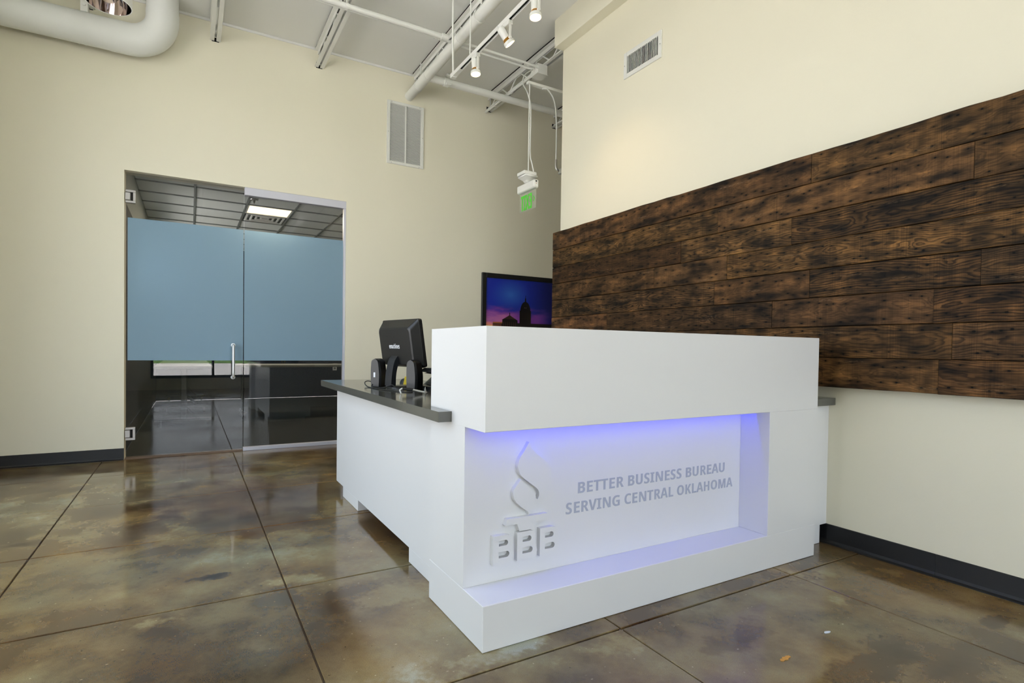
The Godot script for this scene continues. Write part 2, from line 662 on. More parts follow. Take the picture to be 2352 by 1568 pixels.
func shell() -> void:
	# floor: saw-cut slabs over a bed
	var st := new_st()
	box(st, Vector3(XL, -0.2, ZA - 0.15), Vector3(6.2, -0.008, ZBACK + 0.15), 0.0)
	var fl := setting("floor", "stained brown concrete floor cut into large slabs", st, M.joint_filler)
	var cm := concrete_textures()
	uvf = func(p: Vector3) -> Vector2: return Vector2((p.x - FX) / FS, (p.z - FZ) / FS)
	uv2f = func(p: Vector3) -> Vector2: return Vector2(p.x / 0.55, p.z / 0.55)
	var xs := [XL, -0.648, 0.352, 1.357, 2.370, 3.37, 4.4, 6.2]
	var zs := [ZA, -4.98, -4.09, -3.222, -2.354, -1.461, -0.57, 0.32, 1.21, ZBACK]
	var g := 0.0028
	for i in xs.size() - 1:
		for j in zs.size() - 1:
			if xs[i] > 3.0 and zs[j] > -4.0: continue
			var s := new_st()
			var gz0 := 0.0042 if j != 1 and j != 2 else 0.0014
			var gz1 := 0.0042 if j != 0 and j != 1 else 0.0014
			box(s, Vector3(xs[i] + g, -0.03, zs[j] + gz0), Vector3(xs[i + 1] - g, 0.0, zs[j + 1] - gz1), 0.0022)
			obj("slab", s, cm, fl)
	uvf = null
	uv2f = null
	# far wall with the opening of the glass front
	var x0 := -0.495
	var x1 := 1.3907
	var yt := 2.4854
	st = new_st()
	box(st, Vector3(XL - 0.15, 0, ZA - 0.15), Vector3(x0, YC, ZA), 0.0)
	box(st, Vector3(x0, yt, ZA - 0.15), Vector3(x1, YC, ZA), 0.0)
	box(st, Vector3(x1, 0, ZA - 0.15), Vector3(6.2, YC, ZA), 0.0)
	setting("wall_far", "cream wall with the glass door and the tall return grille", st, M.cream_paint)
	# wall carrying the wood, its return into the passage and the dropped soffit
	st = new_st()
	box(st, Vector3(XB, 0, ZEND), Vector3(3.1, YC, ZBACK + 0.15), 0.0)
	box(st, Vector3(3.1, 0, ZEND), Vector3(6.2, YC, ZEND + 0.15), 0.0)
	setting("wall_right", "cream wall behind the dark wood planks", st, M.cream_paint)
	st = new_st()
	box(st, Vector3(2.844, 3.7055, ZEND), Vector3(XB, YC, ZBACK), 0.002)
	setting("trim_1", "cream soffit box along the top of the plank wall", st, M.cream_paint)
	# left wall with unseen windows added to light the room from this side
	st = new_st()
	box(st, Vector3(XL - 0.2, 0, ZA), Vector3(XL, YC, -4.4), 0.0)
	box(st, Vector3(XL - 0.2, 0, -4.4), Vector3(XL, 0.25, ZBACK), 0.0)
	box(st, Vector3(XL - 0.2, 3.45, -4.4), Vector3(XL, YC, ZBACK), 0.0)
	box(st, Vector3(XL - 0.2, 0.25, -1.1), Vector3(XL, 3.45, ZBACK), 0.0)
	setting("wall_left", "cream wall left of the glass door", st, M.cream_paint)
	shop_window("added_window_2", Basis(Vector3(0, 0, 1), Vector3(0, 1, 0), Vector3(1, 0, 0)), Vector3(XL - 0.1, 0, -4.4), 3.3, 3)
	st = new_st()
	box(st, Vector3(6.2, 0, ZA - 0.15), Vector3(6.35, YC, ZEND + 0.15), 0.0)
	setting("wall_passage", "cream end wall of the passage", st, M.cream_paint)
	# street wall with the shop windows
	st = new_st()
	box(st, Vector3(XL - 0.15, 3.45, ZBACK), Vector3(3.1, YC, ZBACK + 0.2), 0.0)
	box(st, Vector3(XL - 0.15, 0, ZBACK), Vector3(3.1, 0.25, ZBACK + 0.2), 0.0)
	box(st, Vector3(XL - 0.15, 0.25, ZBACK), Vector3(-0.75, 3.45, ZBACK + 0.2), 0.0)
	box(st, Vector3(2.85, 0.25, ZBACK), Vector3(3.1, 3.45, ZBACK + 0.2), 0.0)
	setting("wall_street", "wall with tall windows towards the car park", st, M.cream_paint)
	shop_window("window_3", Basis(), Vector3(-0.75, 0, ZBACK + 0.1), 3.6, 3)
	# ceiling deck with the closure angle along the far wall
	st = new_st()
	box(st, Vector3(XL - 0.15, YC, ZA - 0.15), Vector3(6.35, YC + 0.2, ZBACK + 0.2), 0.0)
	setting("ceiling", "pale grey painted roof deck above open steel joists", st, M.ceiling_paint)
	st = new_st()
	box(st, Vector3(XL, YC - 0.022, ZA), Vector3(6.2, YC, ZA + 0.012), 0.002)
	setting("trim_2", "thin grey closure strip where deck meets the far wall", st, M.ceiling_paint)
	# rubber bases with a coved foot
	st = new_st()
	var cove := PackedVector2Array([Vector2(0, 0), Vector2(0.022, 0), Vector2(0.022, 0.003), Vector2(0.012, 0.009), Vector2(0.006, 0.02), Vector2(0.004, 0.098), Vector2(0.0, 0.101)])
	extrude(st, cove, x0 - XL, Transform3D(Basis(Vector3(0, 0, 1), Vector3(0, 1, 0), Vector3(1, 0, 0)), Vector3(XL, 0, ZA)))
	setting("baseboard_far", "black rubber base left of the glass door", st, M.black_rubber)
	st = new_st()
	extrude(st, cove, 6.2 - x1, Transform3D(Basis(Vector3(0, 0, 1), Vector3(0, 1, 0), Vector3(1, 0, 0)), Vector3(x1, 0, ZA)))
	setting("baseboard_passage", "black rubber base behind the reception desk", st, M.black_rubber)
	var flip := Basis(Vector3(-1, 0, 0), Vector3(0, 1, 0), Vector3(0, 0, 1))
	var br: MeshInstance3D = null
	for seg in [[ZEND, -1.145], [-1.144, 0.6], [0.601, ZBACK]]:
		st = new_st()
		extrude(st, cove, seg[1] - seg[0], Transform3D(flip, Vector3(XB, 0, seg[0])))
		if br == null:
			br = setting("baseboard_right", "black rubber base under the plank wall", st, M.black_rubber)
		else:
			obj("length", st, M.black_rubber, br)


func shop_window(called: String, b: Basis, at: Vector3, width: float, panes: int) -> void:
	var xf := Transform3D(b, at)
	var st := new_st()
	for q in [[0.0, width, 0.25, 0.31], [0.0, width, 3.39, 3.45], [0.0, width, 2.3, 2.35]]:
		box(st, Vector3(q[0], q[2], -0.04), Vector3(q[1], q[3], 0.04), 0.003, xf)
	for k in panes + 1:
		var x := 0.025 + (width - 0.05) * k / panes
		box(st, Vector3(x - 0.025, 0.25, -0.045), Vector3(x + 0.025, 3.45, 0.045), 0.003, xf)
	var w := setting(called, "dark framed shop window towards the car park", st, M.bronze_frame)  # same label for the street window and the added left one
	for k in panes:
		var x0 := 0.05 + (width - 0.05) * k / panes
		var x1 := (width - 0.05) * (k + 1) / panes
		st = new_st()
		face(st, [xf * Vector3(x0, 0.31, 0), xf * Vector3(x1, 0.31, 0), xf * Vector3(x1, 3.39, 0), xf * Vector3(x0, 3.39, 0)], xf.basis * Vector3(0, 0, 1))
		obj("pane", st, M.clear_glass, w)


func glass_front() -> void:
	var x0 := -0.495
	var xm := 0.441
	var x1 := 1.3907
	var zg := ZA - 0.035
	# swinging leaf
	var st := new_st()
	box(st, Vector3(x0 + 0.012, 0.012, zg - 0.006), Vector3(xm - 0.003, 2.476, zg + 0.006), 0.0008)
	var d := setting("door_1", "frameless glass door leaf with frosted band and pull handle", st, M.door_glass)
	st = new_st()
	box(st, Vector3(x0 + 0.022, 0.857, zg + 0.0062), Vector3(xm - 0.004, 2.089, zg + 0.0068), 0.0)
	obj("frosted_band", st, M.frosted_film, d)
	for y in [2.214, 0.163]:
		st = new_st()
		for q in [[x0 + 0.006, x0 + 0.080, y, y + 0.020], [x0 + 0.006, x0 + 0.080, y + 0.092, y + 0.112], [x0 + 0.060, x0 + 0.080, y + 0.02, y + 0.092]]:
			box(st, Vector3(q[0], q[2], zg - 0.014), Vector3(q[1], q[3], zg + 0.014), 0.002)
		box(st, Vector3(x0 + 0.002, y + 0.024, zg - 0.016), Vector3(x0 + 0.042, y + 0.088, zg + 0.016), 0.003)
		var hg := obj("hinge", st, M.steel, d)
		st = new_st()
		box(st, Vector3(x0 + 0.044, y + 0.022, zg - 0.010), Vector3(x0 + 0.058, y + 0.09, zg + 0.010), 0.001)
		obj("hinge_recess", st, M.dark_gap, hg)
	st = new_st()
	var hx := 0.352
	var zf := zg + 0.006
	tube(st, smooth3([Vector3(hx, 1.0, zf), Vector3(hx, 1.0, zf + 0.045), Vector3(hx, 0.985, zf + 0.058), Vector3(hx, 0.955, zf + 0.062), Vector3(hx, 0.85, zf + 0.062), Vector3(hx, 0.745, zf + 0.062), Vector3(hx, 0.715, zf + 0.058), Vector3(hx, 0.70, zf + 0.045), Vector3(hx, 0.70, zf)], 5), 0.0125, 12)
	for y in [1.0, 0.70]:
		lathe(st, [Vector2(0.0, 0.008), Vector2(0.019, 0.008), Vector2(0.019, 0.0)], 16, Transform3D(Basis(Vector3(1, 0, 0), Vector3(0, 0, 1), Vector3(0, -1, 0)), Vector3(hx, y, zf)))
	obj("pull_handle", st, M.bright_steel, d)
	# fixed side panel in its channels
	st = new_st()
	box(st, Vector3(xm + 0.003, 0.03, zg - 0.006), Vector3(x1 - 0.018, 2.42, zg + 0.006), 0.0008)
	var w := setting("window_1", "fixed glass side panel right of the glass door", st, M.door_glass)
	st = new_st()
	box(st, Vector3(xm + 0.003, 0.857, zg + 0.0062), Vector3(x1 - 0.024, 2.089, zg + 0.0068), 0.0)
	obj("frosted_band", st, M.frosted_film, w)
	st = new_st()
	box(st, Vector3(xm + 0.002, 2.413, zg - 0.02), Vector3(x1, 2.4854, zg + 0.033), 0.002)
	obj("header_channel", st, M.aluminium, w)
	st = new_st()
	box(st, Vector3(xm - 0.001, 0.0, zg - 0.02), Vector3(x1, 0.034, zg + 0.03), 0.002)
	obj("sill_channel", st, M.aluminium, w)
	st = new_st()
	box(st, Vector3(x1 - 0.022, 0.03, zg - 0.02), Vector3(x1, 2.42, zg + 0.02), 0.002)
	obj("side_channel", st, M.aluminium, w)
	# dark threshold gap below the leaf
	st = new_st()
	box(st, Vector3(x0, -0.02, ZA - 0.15), Vector3(x1, 0.0005, ZA + 0.001), 0.0)
	setting("trim_3", "dark threshold under the glass door", st, M.joint_filler)


func meeting_room() -> void:
	var z1 := ZA - 0.15
	var z0 := -11.2
	var xl := -0.52
	var xr := 5.5
	var yc := 2.75
	var st := new_st()
	box(st, Vector3(xl, -0.1, z0), Vector3(xr, -0.001, z1), 0.0)
	setting("floor", "dark grey carpet of the meeting room behind the glass", st, M.carpet)
	st = new_st()
	box(st, Vector3(xl - 0.1, 0, z0 - 0.1), Vector3(xr, yc + 0.3, z0), 0.0)
	setting("wall_meeting_back", "navy blue back wall of the meeting room", st, M.navy_paint)
	st = new_st()
	box(st, Vector3(xl - 0.1, 0, z0), Vector3(xl, 1.7, z1), 0.0)
	box(st, Vector3(xl - 0.1, 1.7, -7.3), Vector3(xl, 2.3, z1), 0.0)  # gap left beyond this piece: unseen opening added to brighten the meeting room
	box(st, Vector3(xl - 0.1, 1.7, z0), Vector3(xl, 2.3, -10.9), 0.0)
	var wl := setting("wall_meeting_left", "navy left wall of the meeting room, pale above", st, M.navy_paint)
	st = new_st()
	box(st, Vector3(xl - 0.1, 2.3, z0), Vector3(xl, yc + 0.3, z1), 0.0)
	obj("upper_wall", st, M.pale_paint, wl)
	st = new_st()
	box(st, Vector3(xr, 0, z0 - 0.1), Vector3(xr + 0.1, yc + 0.3, z1), 0.0)
	setting("wall_meeting_right", "navy right wall of the meeting room", st, M.navy_paint)
	# suspended ceiling: grid with loose tiles
	st = new_st()
	box(st, Vector3(xl - 0.1, yc + 0.06, z0 - 0.1), Vector3(xr + 0.1, yc + 0.3, z1), 0.0)
	var ce := setting("ceiling", "suspended tile ceiling of the meeting room", st, M.dark_gap)
	var gx := []
	var gz := []
	var x := 0.045 - 0.5683 * 2.0
	while x < xr + 0.3:
		gx.append(x); x += 0.5683
	var z := -7.955 + 0.497 * 5.0
	while z > z0 - 0.3:
		gz.append(z); z -= 0.497
	st = new_st()
	for a in gx:
		if a > xl: box(st, Vector3(a - 0.012, yc, z0), Vector3(a + 0.012, yc + 0.03, z1), 0.0)
	for b in gz:
		if b < z1: box(st, Vector3(xl, yc + 0.001, b - 0.012), Vector3(xr, yc + 0.03, b + 0.012), 0.0)
	obj("ceiling_grid", st, M.grid_metal, ce)
	for i in gx.size() - 1:
		for j in gz.size() - 1:
			var ax := maxf(gx[i] + 0.008, xl + 0.002)
			var bx := minf(gx[i + 1] - 0.008, xr - 0.002)
			var az := maxf(gz[j + 1] + 0.008, z0 + 0.002)
			var bz := minf(gz[j] - 0.008, z1 - 0.002)
			if bx - ax < 0.05 or bz - az < 0.05: continue
			if gx[i] > 0.5 and gx[i] < 0.7 and gz[j] < -7.3 and gz[j] > -8.1: continue
			st = new_st()
			box(st, Vector3(ax, yc + 0.012, az), Vector3(bx, yc + 0.028, bz), 0.002)
			obj("ceiling_tile", st, M.acoustic_tile, ce)
	# lay-in light panel
	var lx0 := 0.6133 + 0.022
	var lx1 := 1.1817 - 0.022
	var lz1 := -7.458 - 0.02
	var lz0 := -7.955 + 0.02
	var t := thing("ceiling_light", "glowing square light panel in the suspended ceiling behind the glass", "ceiling light", Vector3(0.9, yc, -7.7))
	st = new_st()
	for q in [[lx0 - 0.01, lx0 + 0.012, lz0 - 0.008, lz1 + 0.008], [lx1 - 0.012, lx1 + 0.01, lz0 - 0.008, lz1 + 0.008], [lx0, lx1, lz0 - 0.008, lz0 + 0.012], [lx0, lx1, lz1 - 0.012, lz1 + 0.008]]:
		box(st, Vector3(q[0], yc + 0.004, q[2]), Vector3(q[1], yc + 0.03, q[3]), 0.001)
	obj("frame", st, M.white_steel, t)
	st = new_st()
	box(st, Vector3(lx0 + 0.012, yc + 0.012, lz0 + 0.012), Vector3(lx1 - 0.012, yc + 0.02, lz1 - 0.012), 0.0)
	obj("diffuser", st, M.panel_light, t)
	var al := AreaLight3D.new()
	al.name = "panel_lamp"
	al.area_size = Vector2(0.48, 0.42)
	al.light_energy = 5.0
	al.light_color = Color(1.0, 0.93, 0.8)
	al.area_range = 12.0
	al.shadow_enabled = true
	add_child(al)
	al.position = Vector3(0.9, yc - 0.005, -7.7)
	al.rotation = Vector3(-PI / 2, 0, 0)
	# air diffuser of nested square cones
	var av := thing("air_diffuser", "square louvred air diffuser behind the light panel in the tile ceiling", "air vent", Vector3(0.9, yc, -8.2))
	var c := Vector3(0.897, yc, -8.205)
	for k in 4:
		st = new_st()
		var ro := 0.245 - k * 0.062
		var ri := ro - 0.026
		var yy := yc + 0.004 + k * 0.003
		for q in [[-ro, ro, ri, ro], [-ro, ro, -ro, -ri], [-ro, -ri, -ri, ri], [ri, ro, -ri, ri]]:
			box(st, c + Vector3(q[0], yy - yc, q[2] * 0.88), c + Vector3(q[1], yy - yc + 0.014, q[3] * 0.88), 0.003)
		obj("cone_ring", st, M.white_steel, av)
	# sprinkler head
	var sp := thing("fire_sprinkler", "small sprinkler head hanging below the tile ceiling behind the glass", "sprinkler", Vector3(0.665, yc, -7.135))
	st = new_st()
	lathe(st, [Vector2(0.045, yc), Vector2(0.04, yc - 0.008), Vector2(0.014, yc - 0.012), Vector2(0.012, yc - 0.04), Vector2(0.006, yc - 0.05), Vector2(0.022, yc - 0.054), Vector2(0.0, yc - 0.058)], 14, Transform3D(Basis(), Vector3(0.665, 0, -7.135)))
	obj("head", st, M.steel, sp)
	# wall outlet
	var ot := thing("wall_outlet", "white twin power outlet on the navy wall under the table", "outlet", Vector3(2.05, 0.5, z0))
	st = new_st()
	box(st, Vector3(2.52, 0.52, z0), Vector3(2.60, 0.66, z0 + 0.006), 0.002)
	obj("cover_plate", st, M.white_steel, ot)
	for y in [0.545, 0.60]:
		st = new_st()
		box(st, Vector3(2.54, y, z0 + 0.006), Vector3(2.58, y + 0.035, z0 + 0.009), 0.003)
		obj("socket", st, M.grid_metal, ot)
	# flip-top tables on castors
	var tb := thing("meeting_table", "folding table on castors seen end-on through the glass door leaf", "table", Vector3.ZERO, "tables in the meeting room")
	st = new_st()
	box(st, Vector3(-0.305, 0.715, -0.92), Vector3(0.305, 0.74, 0.92), 0.004)
	obj("tabletop", st, M.table_top, tb)
	st = new_st()
	for q in [[-0.308, 0.308, -0.923, -0.918], [-0.308, 0.308, 0.918, 0.923], [-0.308, -0.303, -0.92, 0.92], [0.303, 0.308, -0.92, 0.92]]:
		box(st, Vector3(q[0], 0.712, q[2]), Vector3(q[1], 0.7405, q[3]), 0.001)
	obj("edge_band", st, M.table_edge, tb)
	for zz in [-0.82, 0.82]:
		st = new_st()
		box(st, Vector3(-0.03, 0.10, zz - 0.02), Vector3(0.03, 0.70, zz + 0.02), 0.004)
		box(st, Vector3(-0.2, 0.695, zz - 0.02), Vector3(0.2, 0.715, zz + 0.02), 0.003)
		tube(st, [Vector3(0.03, 0.24, zz), Vector3(0.16, 0.10, zz)], 0.014, 8)
		obj("leg", st, M.table_steel, tb)
		st = new_st()
		box(st, Vector3(-0.305, 0.075, zz - 0.022), Vector3(0.305, 0.105, zz + 0.022), 0.005)
		obj("foot_bar", st, M.table_steel, tb)
		for xx in [-0.25, 0.25]:
			st = new_st()
			lathe(st, [Vector2(0.0, -0.014), Vector2(0.034, -0.014), Vector2(0.036, 0.0), Vector2(0.034, 0.014), Vector2(0.0, 0.014)], 16, Transform3D(Basis(Vector3(0, 1, 0), Vector3(1, 0, 0), Vector3(0, 0, 1)), Vector3(xx, 0.036, zz)))
			tube(st, [Vector3(xx, 0.036, zz), Vector3(xx, 0.08, zz)], 0.008, 6)
			obj("castor", st, M.black_plastic, tb)
	tb.position = Vector3(-0.065, 0, -8.4)
	var t2 := copy(tb, Vector3(1.45, 0, -8.15), "long table on castors standing crosswise behind the fixed glass panel")
	t2.rotation.y = PI / 2
	copy(tb, Vector3(-0.07, 0, -10.27), "farthest folding table by the navy wall behind the glass door leaf")


func outside() -> void:
	var st := new_st()
	box(st, Vector3(-40, -0.4, -30), Vector3(40, -0.12, 26), 0.0)
	setting("ground", "pale concrete car park outside the windows", st, M.asphalt)
	st = new_st()
	box(st, Vector3(-40, -0.4, 26), Vector3(40, -0.05, 70), 0.0)
	setting("ground", "strip of grass beyond the car park", st, M.grass)
	var f := thing("iron_fence", "black iron picket fence beyond the car park", "fence", Vector3(0, -0.05, 27))
	st = new_st()
	for y in [0.2, 1.1]:
		box(st, Vector3(-20, y, 26.98), Vector3(20, y + 0.05, 27.02), 0.0)
	obj("rail", st, M.fence_iron, f)
	st = new_st()
	for k in 200:
		var x := -20.0 + k * 0.2
		box(st, Vector3(x - 0.012, -0.05, 26.99), Vector3(x + 0.012, 1.3, 27.01), 0.0)
	tag(obj("pickets", st, M.fence_iron, f), "", "", "", "stuff")


# ------------------------------------------------------------------ reception desk
const DX0 := 0.8375
const DX1 := 2.6952
const DZ0 := -1.5497
const DZ1 := -2.0071
const DZN := -1.70
const YBOX := 0.7264
const YBASE := 0.1562
const XJ := 2.3221


func desk() -> void:
	var d := thing("reception_desk", "white laminate reception desk with lit recess, raised torch emblem and grey lettering", "desk", Vector3(1.7, 0, -1.8))
	var st := new_st()
	# front valance of the box hides a cavity for the light strip
	var zy := Basis(Vector3(0, 0, 1), Vector3(0, 1, 0), Vector3(1, 0, 0))
	var e := 0.002
	var solid := PackedVector2Array([Vector2(DZ1, YBOX), Vector2(DZ0 - e, YBOX), Vector2(DZ0, YBOX + e), Vector2(DZ0, 1.0748 - e), Vector2(DZ0 - e, 1.0748), Vector2(DZ1, 1.0748)])
	var hollow := PackedVector2Array([Vector2(DZ1, YBOX), Vector2(DZN, YBOX), Vector2(DZN, 0.822), Vector2(-1.622, 0.822), Vector2(-1.622, YBOX), Vector2(DZ0 - e, YBOX), Vector2(DZ0, YBOX + e), Vector2(DZ0, 1.0748 - e), Vector2(DZ0 - e, 1.0748), Vector2(DZ1, 1.0748)])
	extrude(st, solid, 0.018, Transform3D(zy, Vector3(DX0, 0, 0)))
	extrude(st, hollow, XJ - DX0 - 0.018, Transform3D(zy, Vector3(DX0 + 0.018, 0, 0)))
	extrude(st, solid, DX1 - XJ, Transform3D(zy, Vector3(XJ, 0, 0)))
	obj("counter_box", st, M.white_laminate, d)
	st = new_st()
	box(st, Vector3(DX0, 0.001, DZ1), Vector3(DX1, YBASE, DZ0), 0.002)
	obj("plinth", st, M.white_laminate, d)
	st = new_st()
	box(st, Vector3(DX0, YBASE, DZ1), Vector3(XJ, YBOX, DZN), 0.0012)
	obj("recess_panel", st, M.white_laminate, d)
	st = new_st()
	box(st, Vector3(XJ, YBASE, DZ1), Vector3(DX1, YBOX, DZ0), 0.0015)
	obj("end_pier", st, M.white_laminate, d)
	# left wing
	st = new_st()
	box(st, Vector3(0.8925, 0.0685, -3.8226), Vector3(0.912, 0.7307, DZ1), 0.0012)
	obj("side_panel", st, M.white_laminate, d)
	st = new_st()
	box(st, Vector3(0.8935, 0.001, -3.6419), Vector3(1.36, 0.0685, -3.2717), 0.001)
	obj("foot", st, M.white_laminate, d)
	st = new_st()
	box(st, Vector3(0.8935, 0.001, -2.3873), Vector3(1.36, 0.0685, DZ1), 0.001)
	obj("foot", st, M.white_laminate, d)
	st = new_st()
	box(st, Vector3(0.912, 0.0685, -3.82), Vector3(1.40, 0.7307, -3.80), 0.0012)
	obj("end_panel", st, M.white_laminate, d)
	st = new_st()
	box(st, Vector3(1.34, 0.0685, -3.80), Vector3(1.36, 0.7307, DZ1), 0.001)
	obj("inner_panel", st, M.white_laminate, d)
	st = new_st()
	box(st, Vector3(0.912, 0.0685, -3.80), Vector3(1.34, 0.088, DZ1), 0.001)
	obj("bottom_shelf", st, M.white_laminate, d)
	# right return to the wall
	st = new_st()
	box(st, Vector3(DX1, 0.1005, -1.65), Vector3(XB, 0.7307, -1.632), 0.0012)
	obj("return_panel", st, M.white_laminate, d)
	st = new_st()
	box(st, Vector3(DX1, 0.001, -1.72), Vector3(2.899, 0.0995, -1.64), 0.001)
	obj("return_foot", st, M.white_laminate, d)
	# lettering printed on the recess panel
	lettering("lettering", "BETTER BUSINESS BUREAU", M.printed_grey, d, 0.870, 0.0455, 0.0012, Transform3D(Basis(), Vector3(1.774, 0.4555, DZN + 0.0004)))
	lettering("lettering", "SERVING CENTRAL OKLAHOMA", M.printed_grey, d, 0.987, 0.0455, 0.0012, Transform3D(Basis(), Vector3(1.7745, 0.3795, DZN + 0.0004)))
	# raised emblem
	var zt := Transform3D(Basis(), Vector3(0, 0, DZN - 0.001))
	var dp := 0.021
	var left := smooth2([Vector2(1.094, 0.658), Vector2(1.072, 0.625), Vector2(1.055, 0.603), Vector2(1.048, 0.580), Vector2(1.049, 0.560), Vector2(1.062, 0.535), Vector2(1.094, 0.509), Vector2(1.127, 0.485), Vector2(1.138, 0.472), Vector2(1.141, 0.458), Vector2(1.135, 0.441)])
	var right := smooth2([Vector2(1.135, 0.441), Vector2(1.161, 0.459), Vector2(1.185, 0.498), Vector2(1.193, 0.539), Vector2(1.184, 0.564), Vector2(1.158, 0.590), Vector2(1.125, 0.614), Vector2(1.104, 0.636), Vector2(1.094, 0.658)])
	right.remove_at(0)
	right.remove_at(right.size() - 1)
	left.append_array(right)
	st = new_st()
	obj("flame", extrude(st, left, dp, zt), M.white_laminate, d)
	left = smooth2([Vector2(1.060, 0.523), Vector2(1.043, 0.503), Vector2(1.031, 0.488), Vector2(1.028, 0.471), Vector2(1.036, 0.447), Vector2(1.056, 0.426), Vector2(1.080, 0.408), Vector2(1.092, 0.399), Vector2(1.096, 0.387)])
	right = smooth2([Vector2(1.096, 0.387), Vector2(1.106, 0.404), Vector2(1.120, 0.424), Vector2(1.126, 0.446), Vector2(1.122, 0.460), Vector2(1.105, 0.478), Vector2(1.080, 0.499), Vector2(1.060, 0.523)])
	right.remove_at(0)
	right.remove_at(right.size() - 1)
	left.append_array(right)
	st = new_st()
	obj("flame", extrude(st, left, dp, zt), M.white_laminate, d)
	st = new_st()
	obj("torch_bowl", extrude(st, PackedVector2Array([Vector2(1.003, 0.383), Vector2(0.996, 0.361), Vector2(1.046, 0.360), Vector2(1.057, 0.332), Vector2(1.122, 0.332), Vector2(1.133, 0.358), Vector2(1.186, 0.358), Vector2(1.180, 0.383)]), dp, zt), M.white_laminate, d)
	for k in 3:
		letter_b(d, Vector3([0.9465, 1.0475, 1.1475][k], 0.2235, DZN - 0.001), dp)
	# blue light strip in a channel under the counter box
	st = new_st()
	box(st, Vector3(DX0 + 0.05, 0.816, -1.646), Vector3(XJ - 0.02, 0.822, -1.636), 0.001)
	tag(obj("light_strip", st, M.led_blue, d), "blue glowing light strip")
	var al := AreaLight3D.new()
	al.name = "strip_lamp"
	al.area_size = Vector2(XJ - DX0 - 0.07, 0.010)
	al.light_energy = 0.16
	al.light_color = Color(0.05, 0.15, 1.0)
	al.area_range = 6.0
	al.shadow_enabled = true
	add_child(al)
	al.position = Vector3((DX0 + XJ + 0.03) / 2.0, 0.8145, -1.641)
	al.rotation = Vector3(-PI / 2, 0, 0)


func letter_b(d: Node3D, at: Vector3, depth: float) -> void:
	var w := 0.088
	var h := 0.105
	var outer := PackedVector2Array([Vector2(0, 0)])
	outer.append_array(smooth2([Vector2(w * 0.68, 0), Vector2(w * 0.9, h * 0.07), Vector2(w, h * 0.26), Vector2(w * 0.93, h * 0.44), Vector2(w * 0.87, h * 0.52)], 5))
	outer.append_array(smooth2([Vector2(w * 0.9, h * 0.57), Vector2(w * 0.945, h * 0.74), Vector2(w * 0.85, h * 0.93), Vector2(w * 0.64, h)], 5))
	outer.append(Vector2(0, h))
	var c := CSGPolygon3D.new()
	c.name = "letter"
	c.polygon = outer
	c.depth = depth
	c.material = M.white_laminate
	for q in [[0.0235, 0.0455, 0.068], [0.0665, 0.0865, 0.062]]:
		var hole := PackedVector2Array([Vector2(0.0235, q[0]), Vector2(q[2] - 0.011, q[0])])
		var r: float = (q[1] - q[0]) / 2.0
		for k in 9:
			var a := -PI / 2 + PI * k / 8.0
			hole.append(Vector2(q[2] - r + cos(a) * r, q[0] + r + sin(a) * r))
		hole.append(Vector2(0.0235, q[1]))
		var b := CSGPolygon3D.new()
		b.name = "counter_cut"
		b.polygon = hole
		b.depth = depth * 1.6
		b.operation = CSGShape3D.OPERATION_SUBTRACTION
		b.position.z = depth * 0.3
		c.add_child(b)
	d.add_child(c, true)
	# a CSG polygon runs from z = 0 towards -depth
	c.position = at - bases[d] + Vector3(0, 0, depth)


func worktops() -> void:
	var t := thing("worktop", "dark grey worktop of the left desk wing carrying the computer monitor", "worktop", Vector3(1.1, 0.73, -2.9))
	var st := new_st()
	var up := Transform3D(Basis(Vector3(1, 0, 0), Vector3(0, 0, 1), Vector3(0, 1, 0)), Vector3(0, 0.7308, 0))
	extrude(st, PackedVector2Array([Vector2(0.7847, -3.835), Vector2(1.45, -3.835), Vector2(1.45, DZ1 - 0.0005), Vector2(DX0 - 0.0004, DZ1 - 0.0005), Vector2(DX0 - 0.0004, -1.810), Vector2(0.7847, -1.810)]), 0.0384, up)
	obj("slab", st, M.grey_laminate, t)
	var t2 := thing("worktop", "short grey worktop piece between the desk's right end and the plank wall", "worktop", Vector3(2.82, 0.73, -1.8))
	st = new_st()
	box(st, Vector3(DX1 + 0.0004, 0.7308, -2.0), Vector3(XB - 0.0005, 0.7692, -1.5992), 0.0015)
	obj("slab", st, M.grey_laminate, t2)


